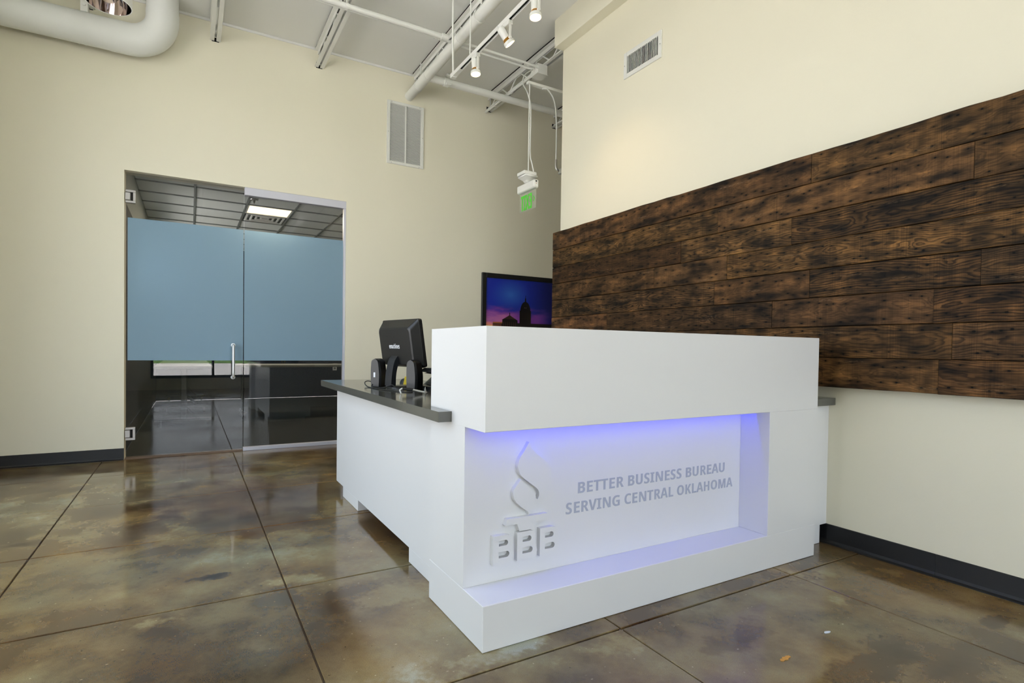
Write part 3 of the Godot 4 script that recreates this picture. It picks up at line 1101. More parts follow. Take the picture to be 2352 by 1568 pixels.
# ------------------------------------------------------------------ wood wall
func cladding() -> void:
	var vs := []
	for q in [
		[101, 0.030, 95.0, 0.34, 0.84, [[0.5, 0.03, 0.016], [1.7, -0.03, 0.02]]],
		[113, 0.052, 170.0, 0.14, 0.80, [[1.1, 0.02, 0.014]]],
		[127, 0.016, 85.0, 0.52, 0.80, [[0.35, 0.0, 0.022], [1.25, 0.03, 0.018], [2.0, -0.02, 0.025]]],
		[139, 0.070, 210.0, 0.12, 0.90, []],
		[151, 0.012, 110.0, 0.46, 0.74, [[0.8, -0.03, 0.02], [1.9, 0.01, 0.016]]],
		[163, 0.045, 150.0, 0.20, 0.86, [[0.2, 0.02, 0.012], [1.5, -0.02, 0.02]]],
		[173, 0.022, 105.0, 0.40, 0.92, [[0.95, 0.01, 0.024]]],
	]:
		var m := mat("reclaimed_plank", Color.WHITE, 0.62, 0.0, 0.28)
		m.albedo_texture = wood_image(q[0], q[1], q[2], q[3], q[4], q[5])
		vs.append(m)
	var ys := [2.0545, 1.899, 1.741, 1.591, 1.443, 1.292, 1.139, 0.980, 0.8258]
	var zend := 1.5
	# row: joints from far to near, and which board face each piece shows
	var rows := [
		[[-1.712], [1, 5]],
		[[-2.293, -1.023], [0, 3, 5]],
		[[-2.583, -1.815], [4, 6, 2]],
		[[-2.817, -2.220], [5, 3, 6]],
		[[-2.308, -1.708, -0.990], [2, 1, 2, 4]],
		[[-3.315, -1.918, -1.152], [3, 4, 5, 2]],
		[[-2.144, -1.081], [1, 0, 6]],
		[[-1.127], [5, 0]],
	]
	var t := thing("plank_cladding", "dark brown reclaimed wood planks with nail holes covering the right wall", "wall cladding", Vector3(XB, 0.826, -1.5))
	var st := new_st()
	box(st, Vector3(2.887, 0.834, -4.052), Vector3(XB, 2.046, zend - 0.01), 0.0)
	obj("backing", st, M.dark_gap, t)
	var wob := noise_of(201, 3.0, 3)
	rng.seed = 77
	for r in rows.size():
		var cuts: Array = [-4.062 + rng.randf_range(-0.004, 0.004)]
		cuts.append_array(rows[r][0])
		cuts.append(zend)
		for k in cuts.size() - 1:
			var za: float = cuts[k] + (0.0 if k == 0 else 0.0008)
			var zb: float = cuts[k + 1] - 0.0008
			var yt: float = ys[r] - 0.0012 + rng.randf_range(-0.0012, 0.001)
			var yb: float = ys[r + 1] + 0.0014 + rng.randf_range(-0.001, 0.0012)
			if r == 0: yt = ys[0] + (0.004 if k == 0 else 0.0) - 0.001
			var xf := 2.868 + rng.randf_range(-0.0022, 0.0022)
			var off := rng.randf() * maxf(0.0, 1.0 - (zb - za) / 2.4)
			var flip := rng.randf() < 0.5
			uvf = func(p: Vector3) -> Vector2:
				var v := clampf((p.y - yb) / (yt - yb), 0.01, 0.99)
				return Vector2((p.z - za) / 2.4 + off, (v if flip else 1.0 - v))
			st = new_st()
			plank(st, za, zb, yb, yt, xf, wob, r * 10.0 + k * 3.0, r == 0)
			var pm: StandardMaterial3D = vs[rows[r][1][k]].duplicate()
			var tone := rng.randf_range(0.82, 1.0)
			pm.albedo_color = Color(tone, tone * rng.randf_range(0.955, 1.0), tone * rng.randf_range(0.9, 1.0))
			obj("plank", st, pm, t)
	uvf = null


func plank(st: SurfaceTool, za: float, zb: float, yb: float, yt: float, xf: float, wob: FastNoiseLite, key: float, rough_top: bool) -> void:
	var n := maxi(3, int((zb - za) / 0.11))
	var e := 0.0022
	var xb := 2.8872
	var prev := []
	for i in n + 1:
		var z := lerpf(za, zb, float(i) / n)
		var top := yt + (wob.get_noise_2d(z * 2.0, key) * (0.005 if rough_top else 0.0022))
		var bot := yb + wob.get_noise_2d(z * 2.0, key + 50.0) * 0.002
		var ring := [Vector3(xb, bot, z), Vector3(xf + e, bot, z), Vector3(xf, bot + e, z), Vector3(xf, top - e, z), Vector3(xf + e, top, z), Vector3(xb, top, z)]
		if i > 0:
			var outs := [Vector3(0, -1, 0), Vector3(-1, -1, 0), Vector3(-1, 0, 0), Vector3(-1, 1, 0), Vector3(0, 1, 0), Vector3(1, 0, 0)]
			for k in 6:
				face(st, [prev[k], ring[k], ring[(k + 1) % 6], prev[(k + 1) % 6]], outs[k])
		if i == 0: face(st, ring, Vector3(0, 0, -1))
		if i == n: face(st, ring, Vector3(0, 0, 1))
		prev = ring


# ------------------------------------------------------------------ grilles
func grilles() -> void:
	var x0 := 1.8066
	var x1 := 2.2203
	var y0 := 2.9536
	var y1 := 3.617
	var zf := ZA + 0.016
	var t := thing("return_grille", "tall white two-column return air grille high on the far wall", "air vent", Vector3(2.013, y0, ZA))
	var st := new_st()
	for q in [[x0, x0 + 0.034, y0, y1], [x1 - 0.034, x1, y0, y1], [x0 + 0.034, x1 - 0.034, y0, y0 + 0.03], [x0 + 0.034, x1 - 0.034, y1 - 0.03, y1]]:
		box(st, Vector3(q[0], q[2], ZA), Vector3(q[1], q[3], zf), 0.003)
	obj("frame", st, M.white_steel, t)
	st = new_st()
	box(st, Vector3(2.006, y0 + 0.03, ZA), Vector3(2.021, y1 - 0.03, zf), 0.002)
	obj("centre_bar", st, M.white_steel, t)
	st = new_st()
	box(st, Vector3(x0 + 0.02, y0 + 0.02, ZA), Vector3(x1 - 0.02, y1 - 0.02, ZA + 0.002), 0.0)
	obj("back_plate", st, M.seam_gap, t)
	st = new_st()
	for k in 48:
		var y := y0 + 0.037 + k * 0.01255
		for c in [[x0 + 0.034, 2.006], [2.021, x1 - 0.034]]:
			face(st, [Vector3(c[0], y + 0.0045, zf - 0.003), Vector3(c[1], y + 0.0045, zf - 0.003), Vector3(c[1], y - 0.0012, ZA + 0.003), Vector3(c[0], y - 0.0012, ZA + 0.003)], Vector3(0, 1, -1))
			face(st, [Vector3(c[0], y + 0.0035, zf - 0.003), Vector3(c[1], y + 0.0035, zf - 0.003), Vector3(c[1], y - 0.0022, ZA + 0.003), Vector3(c[0], y - 0.0022, ZA + 0.003)], Vector3(0, -1, 1))
			face(st, [Vector3(c[0], y + 0.0035, zf - 0.003), Vector3(c[1], y + 0.0035, zf - 0.003), Vector3(c[1], y + 0.0045, zf - 0.003), Vector3(c[0], y + 0.0045, zf - 0.003)], Vector3(0, 0, 1))
	tag(obj("louvres", st, M.white_steel, t), "", "", "", "stuff")
	for p in [[x0 + 0.014, 3.285], [x1 - 0.014, 3.285], [x0 + 0.05, y1 - 0.012], [x1 - 0.05, y1 - 0.012], [x0 + 0.05, y0 + 0.012], [x1 - 0.05, y0 + 0.012]]:
		st = new_st()
		lathe(st, [Vector2(0.0045, 0.0), Vector2(0.003, 0.002), Vector2(0.0, 0.0022)], 8, Transform3D(Basis(Vector3(1, 0, 0), Vector3(0, 0, 1), Vector3(0, -1, 0)), Vector3(p[0], p[1], zf)))
		obj("screw", st, M.steel, t)
	# supply register on the right wall
	var za := -3.2446
	var zb := -2.8572
	var ya := 3.1041
	var yb := 3.3025
	var xf := XB - 0.012
	var r := thing("supply_register", "white wall register with upright blades above the wood planks", "air vent", Vector3(XB, ya, -3.05))
	st = new_st()
	var b := 0.034
	for q in [[za, za + b, ya, yb], [zb - b, zb, ya, yb], [za + b, zb - b, ya, ya + b], [za + b, zb - b, yb - b, yb]]:
		box(st, Vector3(xf, q[2], q[0]), Vector3(XB, q[3], q[1]), 0.003)
	obj("frame", st, M.white_steel, r)
	st = new_st()
	box(st, Vector3(XB - 0.002, ya + 0.02, za + 0.02), Vector3(XB, yb - 0.02, zb - 0.02), 0.0)
	obj("back_plate", st, M.seam_gap, r)
	st = new_st()
	rng.seed = 9
	for k in 21:
		var z := za + b + 0.008 + k * 0.0150
		var ang: float = [0.1, 0.15, 0.9, 0.2, 0.2, 0.25, 0.2, 0.2, 0.25, 0.2, 0.35, 0.6, 0.9, 0.15, 0.15, 0.9, 0.55, 0.1, 0.15, 0.1, 0.1][k]
		box(st, Vector3(-0.005, ya + b, -0.0012), Vector3(0.005, yb - b, 0.0012), 0.0, Transform3D(Basis(Vector3.UP, ang), Vector3(XB - 0.0075, 0, z)))
	tag(obj("blades", st, M.white_steel, r), "", "", "", "stuff")
	for z in [za + 0.012, zb - 0.012]:
		st = new_st()
		lathe(st, [Vector2(0.0045, 0.0), Vector2(0.003, 0.002), Vector2(0.0, 0.0022)], 8, Transform3D(Basis(Vector3(0, 1, 0), Vector3(-1, 0, 0), Vector3(0, 0, 1)), Vector3(xf, 3.203, z)))
		obj("screw", st, M.steel, r)


# ------------------------------------------------------------------ roof joists
func joist(at_x: float, z0: float, z1: float, label: String, phase: float) -> void:
	var t := thing("roof_joist", label, "joist", Vector3(at_x, 3.766, z0), "white open web roof joists")
	var yb := 3.766
	var g := 0.008
	var w := 0.044
	for s in [-1.0, 1.0]:
		for lev in [0, 1]:
			var st := new_st()
			var xa: float = at_x + s * g
			var xo: float = at_x + s * w
			var y: float = yb if lev == 0 else YC - 0.018
			var dy := 0.0045 if lev == 0 else -0.0045
			var zz := z0 if lev == 1 else z0 + 0.002
			box(st, Vector3(minf(xa, xo), minf(y, y + dy), zz), Vector3(maxf(xa, xo), maxf(y, y + dy), z1), 0.001)
			var xi: float = xa + s * 0.005
			var yh := y + (0.04 if lev == 0 else -0.04)
			box(st, Vector3(minf(xa, xi), minf(y, yh), zz), Vector3(maxf(xa, xi), maxf(y, yh), z1), 0.001)
			obj("bottom_chord" if lev == 0 else "top_chord", st, M.white_steel, t)
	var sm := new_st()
	box(sm, Vector3(at_x - 0.04, YC - 0.018, z0 + 0.03), Vector3(at_x + 0.04, YC - 0.0005, z1), 0.0)  # dark strip painted in as the shadow line between chord and deck
	obj("deck_shadow_strip", sm, M.dark_gap, t)
	var z := z0 + 0.06 + phase
	var up := false
	while z < z1 - 0.31:
		var st := new_st()
		var ya := YC - 0.02 if up else yb + 0.012
		var yc := yb + 0.012 if up else YC - 0.02
		tube(st, [Vector3(at_x, ya, z), Vector3(at_x, yc, z + 0.19)], 0.0085, 7)
		obj("web_rod", st, M.white_steel, t)
		z += 0.19 if up else 0.21
		up = not up
	var st2 := new_st()
	tube(st2, [Vector3(at_x, yb + 0.01, z0 + 0.05), Vector3(at_x, YC - 0.02, z0 + 0.03)], 0.008, 7)
	obj("web_rod", st2, M.white_steel, t)
	# ragged pocket cut in the wall where the joist bears
	st2 = new_st()
	box(st2, Vector3(at_x - 0.03, yb - 0.006, z0 - 0.0005), Vector3(at_x + 0.03, yb + 0.05, z0 + 0.0012), 0.0)
	obj("wall_pocket", st2, M.dark_gap, t)


func roof_steel() -> void:
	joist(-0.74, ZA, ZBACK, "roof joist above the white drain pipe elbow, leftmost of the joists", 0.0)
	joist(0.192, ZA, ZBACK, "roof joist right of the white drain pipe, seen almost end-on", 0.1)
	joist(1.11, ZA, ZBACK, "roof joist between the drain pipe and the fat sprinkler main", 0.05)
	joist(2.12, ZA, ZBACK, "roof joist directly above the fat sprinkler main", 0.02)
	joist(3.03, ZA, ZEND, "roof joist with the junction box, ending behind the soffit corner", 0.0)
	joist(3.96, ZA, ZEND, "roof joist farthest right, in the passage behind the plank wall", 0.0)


func clamp_ring(st: SurfaceTool, c: Vector3, axis: Vector3, r: float, half: float) -> void:
	tube(st, [c - axis * half, c + axis * half], r, 14)


func pipes() -> void:
	# big sprinkler main
	var st := new_st()
	var t := thing("sprinkler_main", "fat white sprinkler pipe running along a joist above the return grille", "pipe", Vector3(2.0, 3.69, ZA))
	tube(st, [Vector3(2.052, 3.706, ZA - 0.05), Vector3(2.052, 3.706, ZBACK)], 0.047, 20)
	obj("pipe", st, M.white_steel, t)
	for q in [[-5.13, 0.045], [-4.39, 0.05]]:
		st = new_st()
		clamp_ring(st, Vector3(2.052, 3.706, q[0]), Vector3(0, 0, 1), 0.0495, q[1])
		obj("tee_fitting", st, M.white_steel, t)
	for z in [-5.35, -4.0, -2.6]:
		st = new_st()
		tube(st, [Vector3(2.075, 3.70, z), Vector3(2.075, YC, z)], 0.006, 6)
		clamp_ring(st, Vector3(2.052, 3.706, z), Vector3(0, 0, 1), 0.051, 0.013)
		obj("hanger", st, M.white_steel, t)
	# branch lines to the left
	t = thing("branch_pipe", "white branch pipe with hanger strap, thicker of the pair left of the sprinkler main", "pipe", Vector3(0.5, 3.7, -4.393))
	st = new_st()
	tube(st, [Vector3(-0.3, 3.70, -4.393), Vector3(1.945, 3.70, -4.393)], 0.021, 14)
	obj("pipe", st, M.white_steel, t)
	st = new_st()
	clamp_ring(st, Vector3(1.92, 3.70, -4.393), Vector3(1, 0, 0), 0.028, 0.03)
	obj("coupling", st, M.white_steel, t)
	st = new_st()
	tube(st, [Vector3(1.075, 3.70, -4.393), Vector3(1.075, YC, -4.393)], 0.006, 6)
	clamp_ring(st, Vector3(1.075, 3.70, -4.393), Vector3(1, 0, 0), 0.025, 0.012)
	obj("hanger_strap", st, M.white_steel, t)
	t = thing("conduit", "thin white conduit beside the thicker branch pipe left of the sprinkler main", "conduit", Vector3(0.5, 3.7, -4.442))
	st = new_st()
	tube(st, [Vector3(-0.3, 3.705, -4.442), Vector3(2.0, 3.705, -4.442)], 0.0125, 10)
	obj("pipe", st, M.white_steel, t)
	st = new_st()
	for x in [1.85, 1.88, 1.905]:
		clamp_ring(st, Vector3(x, 3.705, -4.442), Vector3(1, 0, 0), 0.017, 0.008)
	obj("coupling", st, M.white_steel, t)
	# twin conduits to the junction box
	for k in 2:
		t = thing("conduit", ["nearer of two white conduits running to the ceiling junction box", "farther of two white conduits running to the ceiling junction box"][k], "conduit", Vector3(2.5, 3.72, [-4.41, -4.465][k]))
		st = new_st()
		var z: float = [-4.425, -4.49][k]
		tube(st, [Vector3(2.05, 3.722, z), Vector3(2.92, 3.722, z)], 0.0125, 10)
		obj("pipe", st, M.white_steel, t)
		st = new_st()
		clamp_ring(st, Vector3(2.90, 3.722, z), Vector3(1, 0, 0), 0.018, 0.012)
		obj("coupling", st, M.white_steel, t)
	t = thing("junction_box", "square white electrical box under the joist near the wall corner", "junction box", Vector3(2.98, 3.66, -4.47))
	st = new_st()
	box(st, Vector3(2.915, 3.672, -4.545), Vector3(3.03, 3.765, -4.43), 0.003)
	obj("box", st, M.white_steel, t)
	st = new_st()
	box(st, Vector3(2.911, 3.667, -4.549), Vector3(3.034, 3.672, -4.426), 0.001)
	obj("cover", st, M.white_steel, t)
	# conduit along the underside of the joist to the box
	t = thing("conduit", "white conduit strapped under the joist from the junction box to the far wall", "conduit", Vector3(2.96, 3.74, -5))
	st = new_st()
	tube(st, smooth3([Vector3(2.99, 3.748, ZA + 0.005), Vector3(2.99, 3.748, -5.2), Vector3(2.985, 3.746, -4.95), Vector3(2.965, 3.725, -4.75), Vector3(2.95, 3.715, -4.545)], 5), 0.0125, 10)
	obj("pipe", st, M.white_steel, t)
	st = new_st()
	for z in [-5.4, -5.05]:
		clamp_ring(st, Vector3(2.99, 3.748, z), Vector3(0, 0, 1), 0.018, 0.015)
	obj("strap", st, M.white_steel, t)
	# line along the far wall into the passage
	t = thing("cross_pipe", "white pipe running from the sprinkler main along the far wall into the passage", "pipe", Vector3(3.2, 3.7, -5.13))
	st = new_st()
	tube(st, [Vector3(2.05, 3.70, -5.12), Vector3(6.2, 3.70, -5.12)], 0.036, 16)
	obj("pipe", st, M.white_steel, t)
	st = new_st()
	clamp_ring(st, Vector3(2.26, 3.70, -5.12), Vector3(1, 0, 0), 0.045, 0.025)
	box(st, Vector3(2.235, 3.645, -5.075), Vector3(2.285, 3.665, -5.045), 0.003)
	box(st, Vector3(2.235, 3.735, -5.075), Vector3(2.285, 3.755, -5.045), 0.003)
	obj("coupling", st, M.white_steel, t)
	t = thing("ceiling_strut", "white steel strut across the passage carrying the exit sign", "strut", Vector3(3.4, 3.44, -4.265))
	st = new_st()
	box(st, Vector3(2.695, 3.438, -4.285), Vector3(6.2, 3.462, -4.245), 0.002)
	obj("bar", st, M.white_steel, t)
	# insulated roof drain with its elbow
	t = thing("drain_pipe", "thick white jacketed drain pipe turning up through the roof at upper left", "pipe", Vector3(-0.8, 3.4, -5.45))
	var zc := -5.45
	var yc := 3.514
	st = new_st()
	tube(st, [Vector3(XL, yc, zc), Vector3(-0.55, yc, zc)], 0.119, 32, false)
	obj("pipe", st, M.pipe_jacket, t)
	st = new_st()
	var arc := [Vector3(-0.57, yc, zc), Vector3(-0.5, yc, zc)]
	var rad := 0.235
	for k in 13:
		var a := PI / 2 * k / 12.0
		arc.append(Vector3(-0.446 + sin(a) * rad, yc + rad - cos(a) * rad, zc))
	arc.append(Vector3(-0.211, yc + rad + 0.05, zc))
	tube(st, arc, 0.1225, 32, false)
	obj("elbow", st, M.pipe_jacket, t)
	st = new_st()
	tube(st, [Vector3(-0.211, yc + rad + 0.03, zc), Vector3(-0.211, YC, zc)], 0.119, 32, false)
	obj("riser", st, M.pipe_jacket, t)
	st = new_st()
	for x in [-0.79, -0.745, -0.58]:
		tube(st, [Vector3(x, yc, zc), Vector3(x + 0.012, yc, zc)], 0.1212, 32, false)
	obj("tape_band", st, M.pipe_jacket, t)
	st = new_st()
	box(st, Vector3(-0.765, yc + 0.112, zc - 0.02), Vector3(-0.715, yc + 0.20, zc + 0.045), 0.003)
	tube(st, [Vector3(-0.74, yc + 0.19, zc + 0.012), Vector3(-0.74, YC, zc + 0.012)], 0.008, 8)
	tube(st, [Vector3(-0.74, yc + 0.165, zc + 0.044), Vector3(-0.74, yc + 0.165, zc + 0.06)], 0.012, 6)
	obj("hanger", st, M.white_steel, t)


# ------------------------------------------------------------------ lights
func track_lights() -> void:
	var a := Vector3(1.95, 3.318, -4.278)
	var dir := Vector3(0.0005, 0.0, 1.0).normalized()
	var t := thing("light_track", "white lighting track hung on rods below the ceiling", "light track", a)
	var st := new_st()
	for q in [[-0.018, -0.012, -0.012, 0.02], [0.012, 0.018, -0.012, 0.02], [-0.012, 0.012, 0.012, 0.02]]:
		box(st, a + Vector3(q[0], q[2], 0), a + Vector3(q[1], q[3], 3.0), 0.001)
	obj("track", st, M.white_steel, t)
	st = new_st()
	box(st, a + Vector3(-0.012, 0.004, 0.02), a + Vector3(0.012, 0.012, 3.0), 0.0)
	obj("slot", st, M.dark_gap, t)
	st = new_st()
	box(st, a + Vector3(-0.021, -0.016, -0.008), a + Vector3(0.021, 0.022, 0.035), 0.002)
	box(st, a + Vector3(-0.017, -0.0125, 0.035), a + Vector3(0.017, -0.008, 0.17), 0.001)
	obj("end_feed", st, M.white_steel, t)
	st = new_st()
	tube(st, smooth3([a + Vector3(0, 0.02, 0.01), Vector3(1.945, 3.45, -4.265), Vector3(1.935, 3.62, -4.255), Vector3(1.932, YC, -4.25)], 6), 0.009, 8)
	obj("feed_tube", st, M.white_steel, t)
	for z in [-3.95, -2.3]:
		st = new_st()
		tube(st, [Vector3(1.95, 3.335, z), Vector3(1.95, YC, z)], 0.0055, 7)
		obj("hanger_rod", st, M.white_steel, t)
	lamp(Vector3(1.95, 3.306, -3.85), Vector3(0.02, -1, 0.10), "front-lit track spotlight nearest the far wall, pointing down")
	lamp(Vector3(1.95, 3.306, -3.36), Vector3(0.62, -0.80, 0.12), "middle track spotlight, tilted sideways on its yoke")
	lamp(Vector3(1.95, 3.306, -3.0), Vector3(-0.03, -1, 0.10), "track spotlight nearest the viewer, pointing down at the top edge")


func lamp(at: Vector3, aim: Vector3, label: String) -> void:
	var t := thing("track_spotlight", label, "spotlight", at, "white track spotlights")
	var st := new_st()
	box(st, at + Vector3(-0.018, -0.032, -0.045), at + Vector3(0.018, 0.0, 0.045), 0.003)
	obj("adapter", st, M.white_steel, t)
	aim = aim.normalized()
	var piv := at + Vector3(0.0, -0.118, 0)
	# y of the head frame points backwards along the beam
	var y := -aim
	var z := Vector3(0, 0, 1)
	z = (z - y * z.dot(y)).normalized()
	var x := y.cross(z).normalized()
	var xf := Transform3D(Basis(x, y, z), piv)
	st = new_st()
	box(st, at + Vector3(-0.004, -0.12, 0.040), at + Vector3(0.004, -0.03, 0.043), 0.001)
	box(st, at + Vector3(-0.011, -0.125, 0.0385), at + Vector3(0.011, -0.03, 0.0415), 0.001)
	tube(st, [piv + Vector3(0, 0, 0.047), piv + Vector3(0, 0, 0.030)], 0.010, 10)
	obj("yoke", st, M.white_steel, t)
	st = new_st()
	lathe(st, [Vector2(0.0, 0.088), Vector2(0.024, 0.088), Vector2(0.028, 0.082), Vector2(0.028, 0.008)], 24, xf)
	var hd := obj("head", st, M.white_steel, t)
	st = new_st()
	lathe(st, [Vector2(0.038, -0.012), Vector2(0.040, -0.022), Vector2(0.040, -0.036), Vector2(0.037, -0.036), Vector2(0.037, -0.014), Vector2(0.038, -0.012)], 24, xf)
	obj("front_ring", st, M.white_steel, hd)
	st = new_st()
	lathe(st, [Vector2(0.0265, 0.010), Vector2(0.030, 0.002), Vector2(0.036, -0.014)], 24, xf, true)
	obj("reflector", st, M.brass, hd)
	st = new_st()
	lathe(st, [Vector2(0.036, -0.024), Vector2(0.030, -0.031), Vector2(0.016, -0.035), Vector2(0.0, -0.036)], 24, xf, true, true)
	tag(obj("bulb", st, M.lamp_warm, hd), "glowing bulb face")
	st = new_st()
	tube(st, smooth3([at + Vector3(0, -0.03, -0.03), at + Vector3(-0.012, -0.05, -0.03), xf * Vector3(0.0, 0.11, -0.012), xf * Vector3(0, 0.087, 0)], 5), 0.0035, 6)
	obj("cable", st, M.white_cable, t)
	var l := SpotLight3D.new()
	l.name = "spotlight_lamp"
	l.light_color = Color(1.0, 0.84, 0.6)
	l.light_energy = 0.3
	l.light_size = 0.03
	l.spot_range = 12.0
	l.spot_angle = 38.0
	l.spot_attenuation = 2.0
	l.spot_angle_attenuation = 1.0
	l.shadow_enabled = true
	add_child(l, true)
	l.position = xf * Vector3(0, -0.045, 0)
	l.basis = Basis(x, z, y) if Basis(x, z, y).determinant() > 0.0 else Basis(-x, z, y)


func exit_sign() -> void:
	var xs := 2.72
	var zm := -4.272
	var t := thing("exit_sign", "clear edge-lit exit sign with green letters seen from behind, hung by the passage", "exit sign", Vector3(xs, 2.2, zm))
	var st := new_st()
	box(st, Vector3(xs - 0.026, 2.462, -4.42), Vector3(xs + 0.026, 2.535, -4.125), 0.008)
	var hs := obj("housing", st, M.white_steel, t)
	st = new_st()
	box(st, Vector3(xs - 0.075, 2.60, zm - 0.07), Vector3(xs + 0.06, 2.632, zm + 0.06), 0.004)
	obj("junction_cover", st, M.white_steel, t)
	st = new_st()
	lathe(st, [Vector2(0.03, 2.535), Vector2(0.045, 2.555), Vector2(0.092, 2.585), Vector2(0.092, 2.597), Vector2(0.0, 2.598)], 4, Transform3D(Basis(Vector3.UP, PI / 4), Vector3(xs, 0, zm)))
	obj("canopy", st, M.white_steel, t)
	st = new_st()
	box(st, Vector3(xs - 0.003, 2.283, -4.405), Vector3(xs + 0.003, 2.465, -4.132), 0.001)
	var cpn := obj("clear_panel", st, M.acrylic, t)
	var face_x := Basis(Vector3(0, 0, -1), Vector3(0, 1, 0), Vector3(1, 0, 0))
	lettering("letters", "EXIT", M.exit_green, cpn, 0.182, 0.138, 0.003, Transform3D(face_x, Vector3(xs - 0.005, 2.362, -4.285)))
	st = new_st()
	extrude(st, PackedVector2Array([Vector2(0.0, 0.022), Vector2(0.006, 0.026), Vector2(0.022, 0.0), Vector2(0.006, -0.026), Vector2(0.0, -0.022), Vector2(0.012, 0.0)]), 0.003, Transform3D(Basis(Vector3(0, 0, 1), Vector3(0, 1, 0), Vector3(-1, 0, 0)), Vector3(xs - 0.0035, 2.372, -4.168)))
	obj("arrow_mark", st, M.exit_green, cpn)
	st = new_st()
	box(st, Vector3(xs - 0.010, 2.512, -4.1255), Vector3(xs + 0.006, 2.524, -4.1235), 0.001)
	obj("test_window", st, M.dark_gap, hs)
	st = new_st()
	box(st, Vector3(xs - 0.004, 2.496, -4.1255), Vector3(xs + 0.002, 2.502, -4.1235), 0.001)
	obj("test_button", st, M.red_button, hs)
	st = new_st()
	tube(st, [Vector3(xs, 2.63, -4.265), Vector3(xs, 3.44, -4.265)], 0.005, 8)
	obj("stem", st, M.white_steel, t)
	st = new_st()
	tube(st, smooth3([Vector3(xs + 0.05, 2.635, -4.25), Vector3(xs + 0.03, 2.72, -4.252), Vector3(xs + 0.008, 2.82, -4.252), Vector3(xs + 0.008, 3.2, -4.25), Vector3(xs - 0.006, 3.34, -4.275), Vector3(xs - 0.012, 3.41, -4.31), Vector3(xs - 0.012, 3.46, -4.35), Vector3(xs - 0.005, 3.52, -4.38), Vector3(xs + 0.06, 3.62, -4.43), Vector3(xs + 0.16, 3.70, -4.46)], 5), 0.006, 8)
	obj("cable", st, M.white_cable, t)
	# second flexible cable dropping at the wall corner
	t = thing("drop_cable", "looping white cable with a metal connector hanging at the passage corner", "cable", Vector3(2.95, 2.7, -4.25))
	st = new_st()
	tube(st, smooth3([Vector3(2.86, 3.432, -4.265), Vector3(2.885, 3.435, -4.256), Vector3(2.915, 3.43, -4.25), Vector3(2.985, 3.35, -4.25), Vector3(3.016, 3.195, -4.25), Vector3(3.021, 2.95, -4.25), Vector3(3.019, 2.786, -4.25)], 6), 0.0065, 8)
	obj("cable", st, M.white_cable, t)
	st = new_st()
	tube(st, smooth3([Vector3(3.019, 2.80, -4.25), Vector3(3.02, 2.735, -4.25), Vector3(3.03, 2.705, -4.245), Vector3(3.055, 2.69, -4.24)], 4), 0.012, 10)
	obj("connector", st, M.steel, t)
	st = new_st()
	box(st, Vector3(3.045, 2.665, -4.25), Vector3(3.08, 2.715, -4.056), 0.003)
	obj("wall_box", st, M.grey_cable, t)


func downlight() -> void:
	var c := Vector3(-0.47, 3.21, -4.37)
	var t := thing("pendant_downlight", "white cylinder downlight with a mirrored reflector at the top left edge", "downlight", c)
	var xf := Transform3D(Basis(), c)
	var st := new_st()
	lathe(st, [Vector2(0.124, 0.0), Vector2(0.130, 0.0), Vector2(0.130, 0.40), Vector2(0.0, 0.40)], 40, xf)
	obj("body", st, M.white_steel, t)
	st = new_st()
	lathe(st, [Vector2(0.124, 0.0005), Vector2(0.118, 0.06), Vector2(0.095, 0.16), Vector2(0.06, 0.21), Vector2(0.0, 0.215)], 40, xf, true, true)
	obj("reflector", st, M.mirror, t)
	st = new_st()
	tube(st, [c + Vector3(0, 0.4, 0), Vector3(c.x, YC, c.z)], 0.012, 10)
	obj("stem", st, M.white_steel, t)


func picture() -> void:
	var t := thing("wall_picture", "black framed picture of a domed building at dusk behind the desk", "picture", Vector3(3.4, 1.1, ZA))
	var x0 := 2.9616
	var x1 := 4.20
	var y1 := 1.8896
	var y0 := 1.06
	var b := 0.056
	var st := new_st()
	for q in [[x0, x0 + b, y0, y1], [x1 - b, x1, y0, y1], [x0 + b, x1 - b, y0, y0 + b], [x0 + b, x1 - b, y1 - b, y1]]:
		box(st, Vector3(q[0], q[2], ZA), Vector3(q[1], q[3], ZA + 0.032), 0.003)
	obj("frame", st, M.black_plastic, t)
	var m := mat("sunset_print", Color.WHITE, 0.4)
	m.albedo_texture = sunset_image()
	uvf = func(p: Vector3) -> Vector2: return Vector2((p.x - x0 - b) / (x1 - x0 - 2.0 * b), (y1 - b - p.y) / (y1 - y0 - 2.0 * b))
	st = new_st()
	box(st, Vector3(x0 + b - 0.002, y0 + b - 0.002, ZA + 0.002), Vector3(x1 - b + 0.002, y1 - b + 0.002, ZA + 0.016), 0.0)
	obj("print", st, m, t)
	uvf = null


# ------------------------------------------------------------------ things on the desk
func rounded(w: float, h: float, r: float, n := 4) -> PackedVector2Array:
	var out := PackedVector2Array()
	for q in [[1, 1, 0.0], [-1, 1, PI / 2], [-1, -1, PI], [1, -1, PI * 1.5]]:
		for k in n + 1:
			var a: float = q[2] + PI / 2 * k / n
			out.append(Vector2(q[0] * (w / 2 - r) + cos(a) * r, q[1] * (h / 2 - r) + sin(a) * r))
	return out


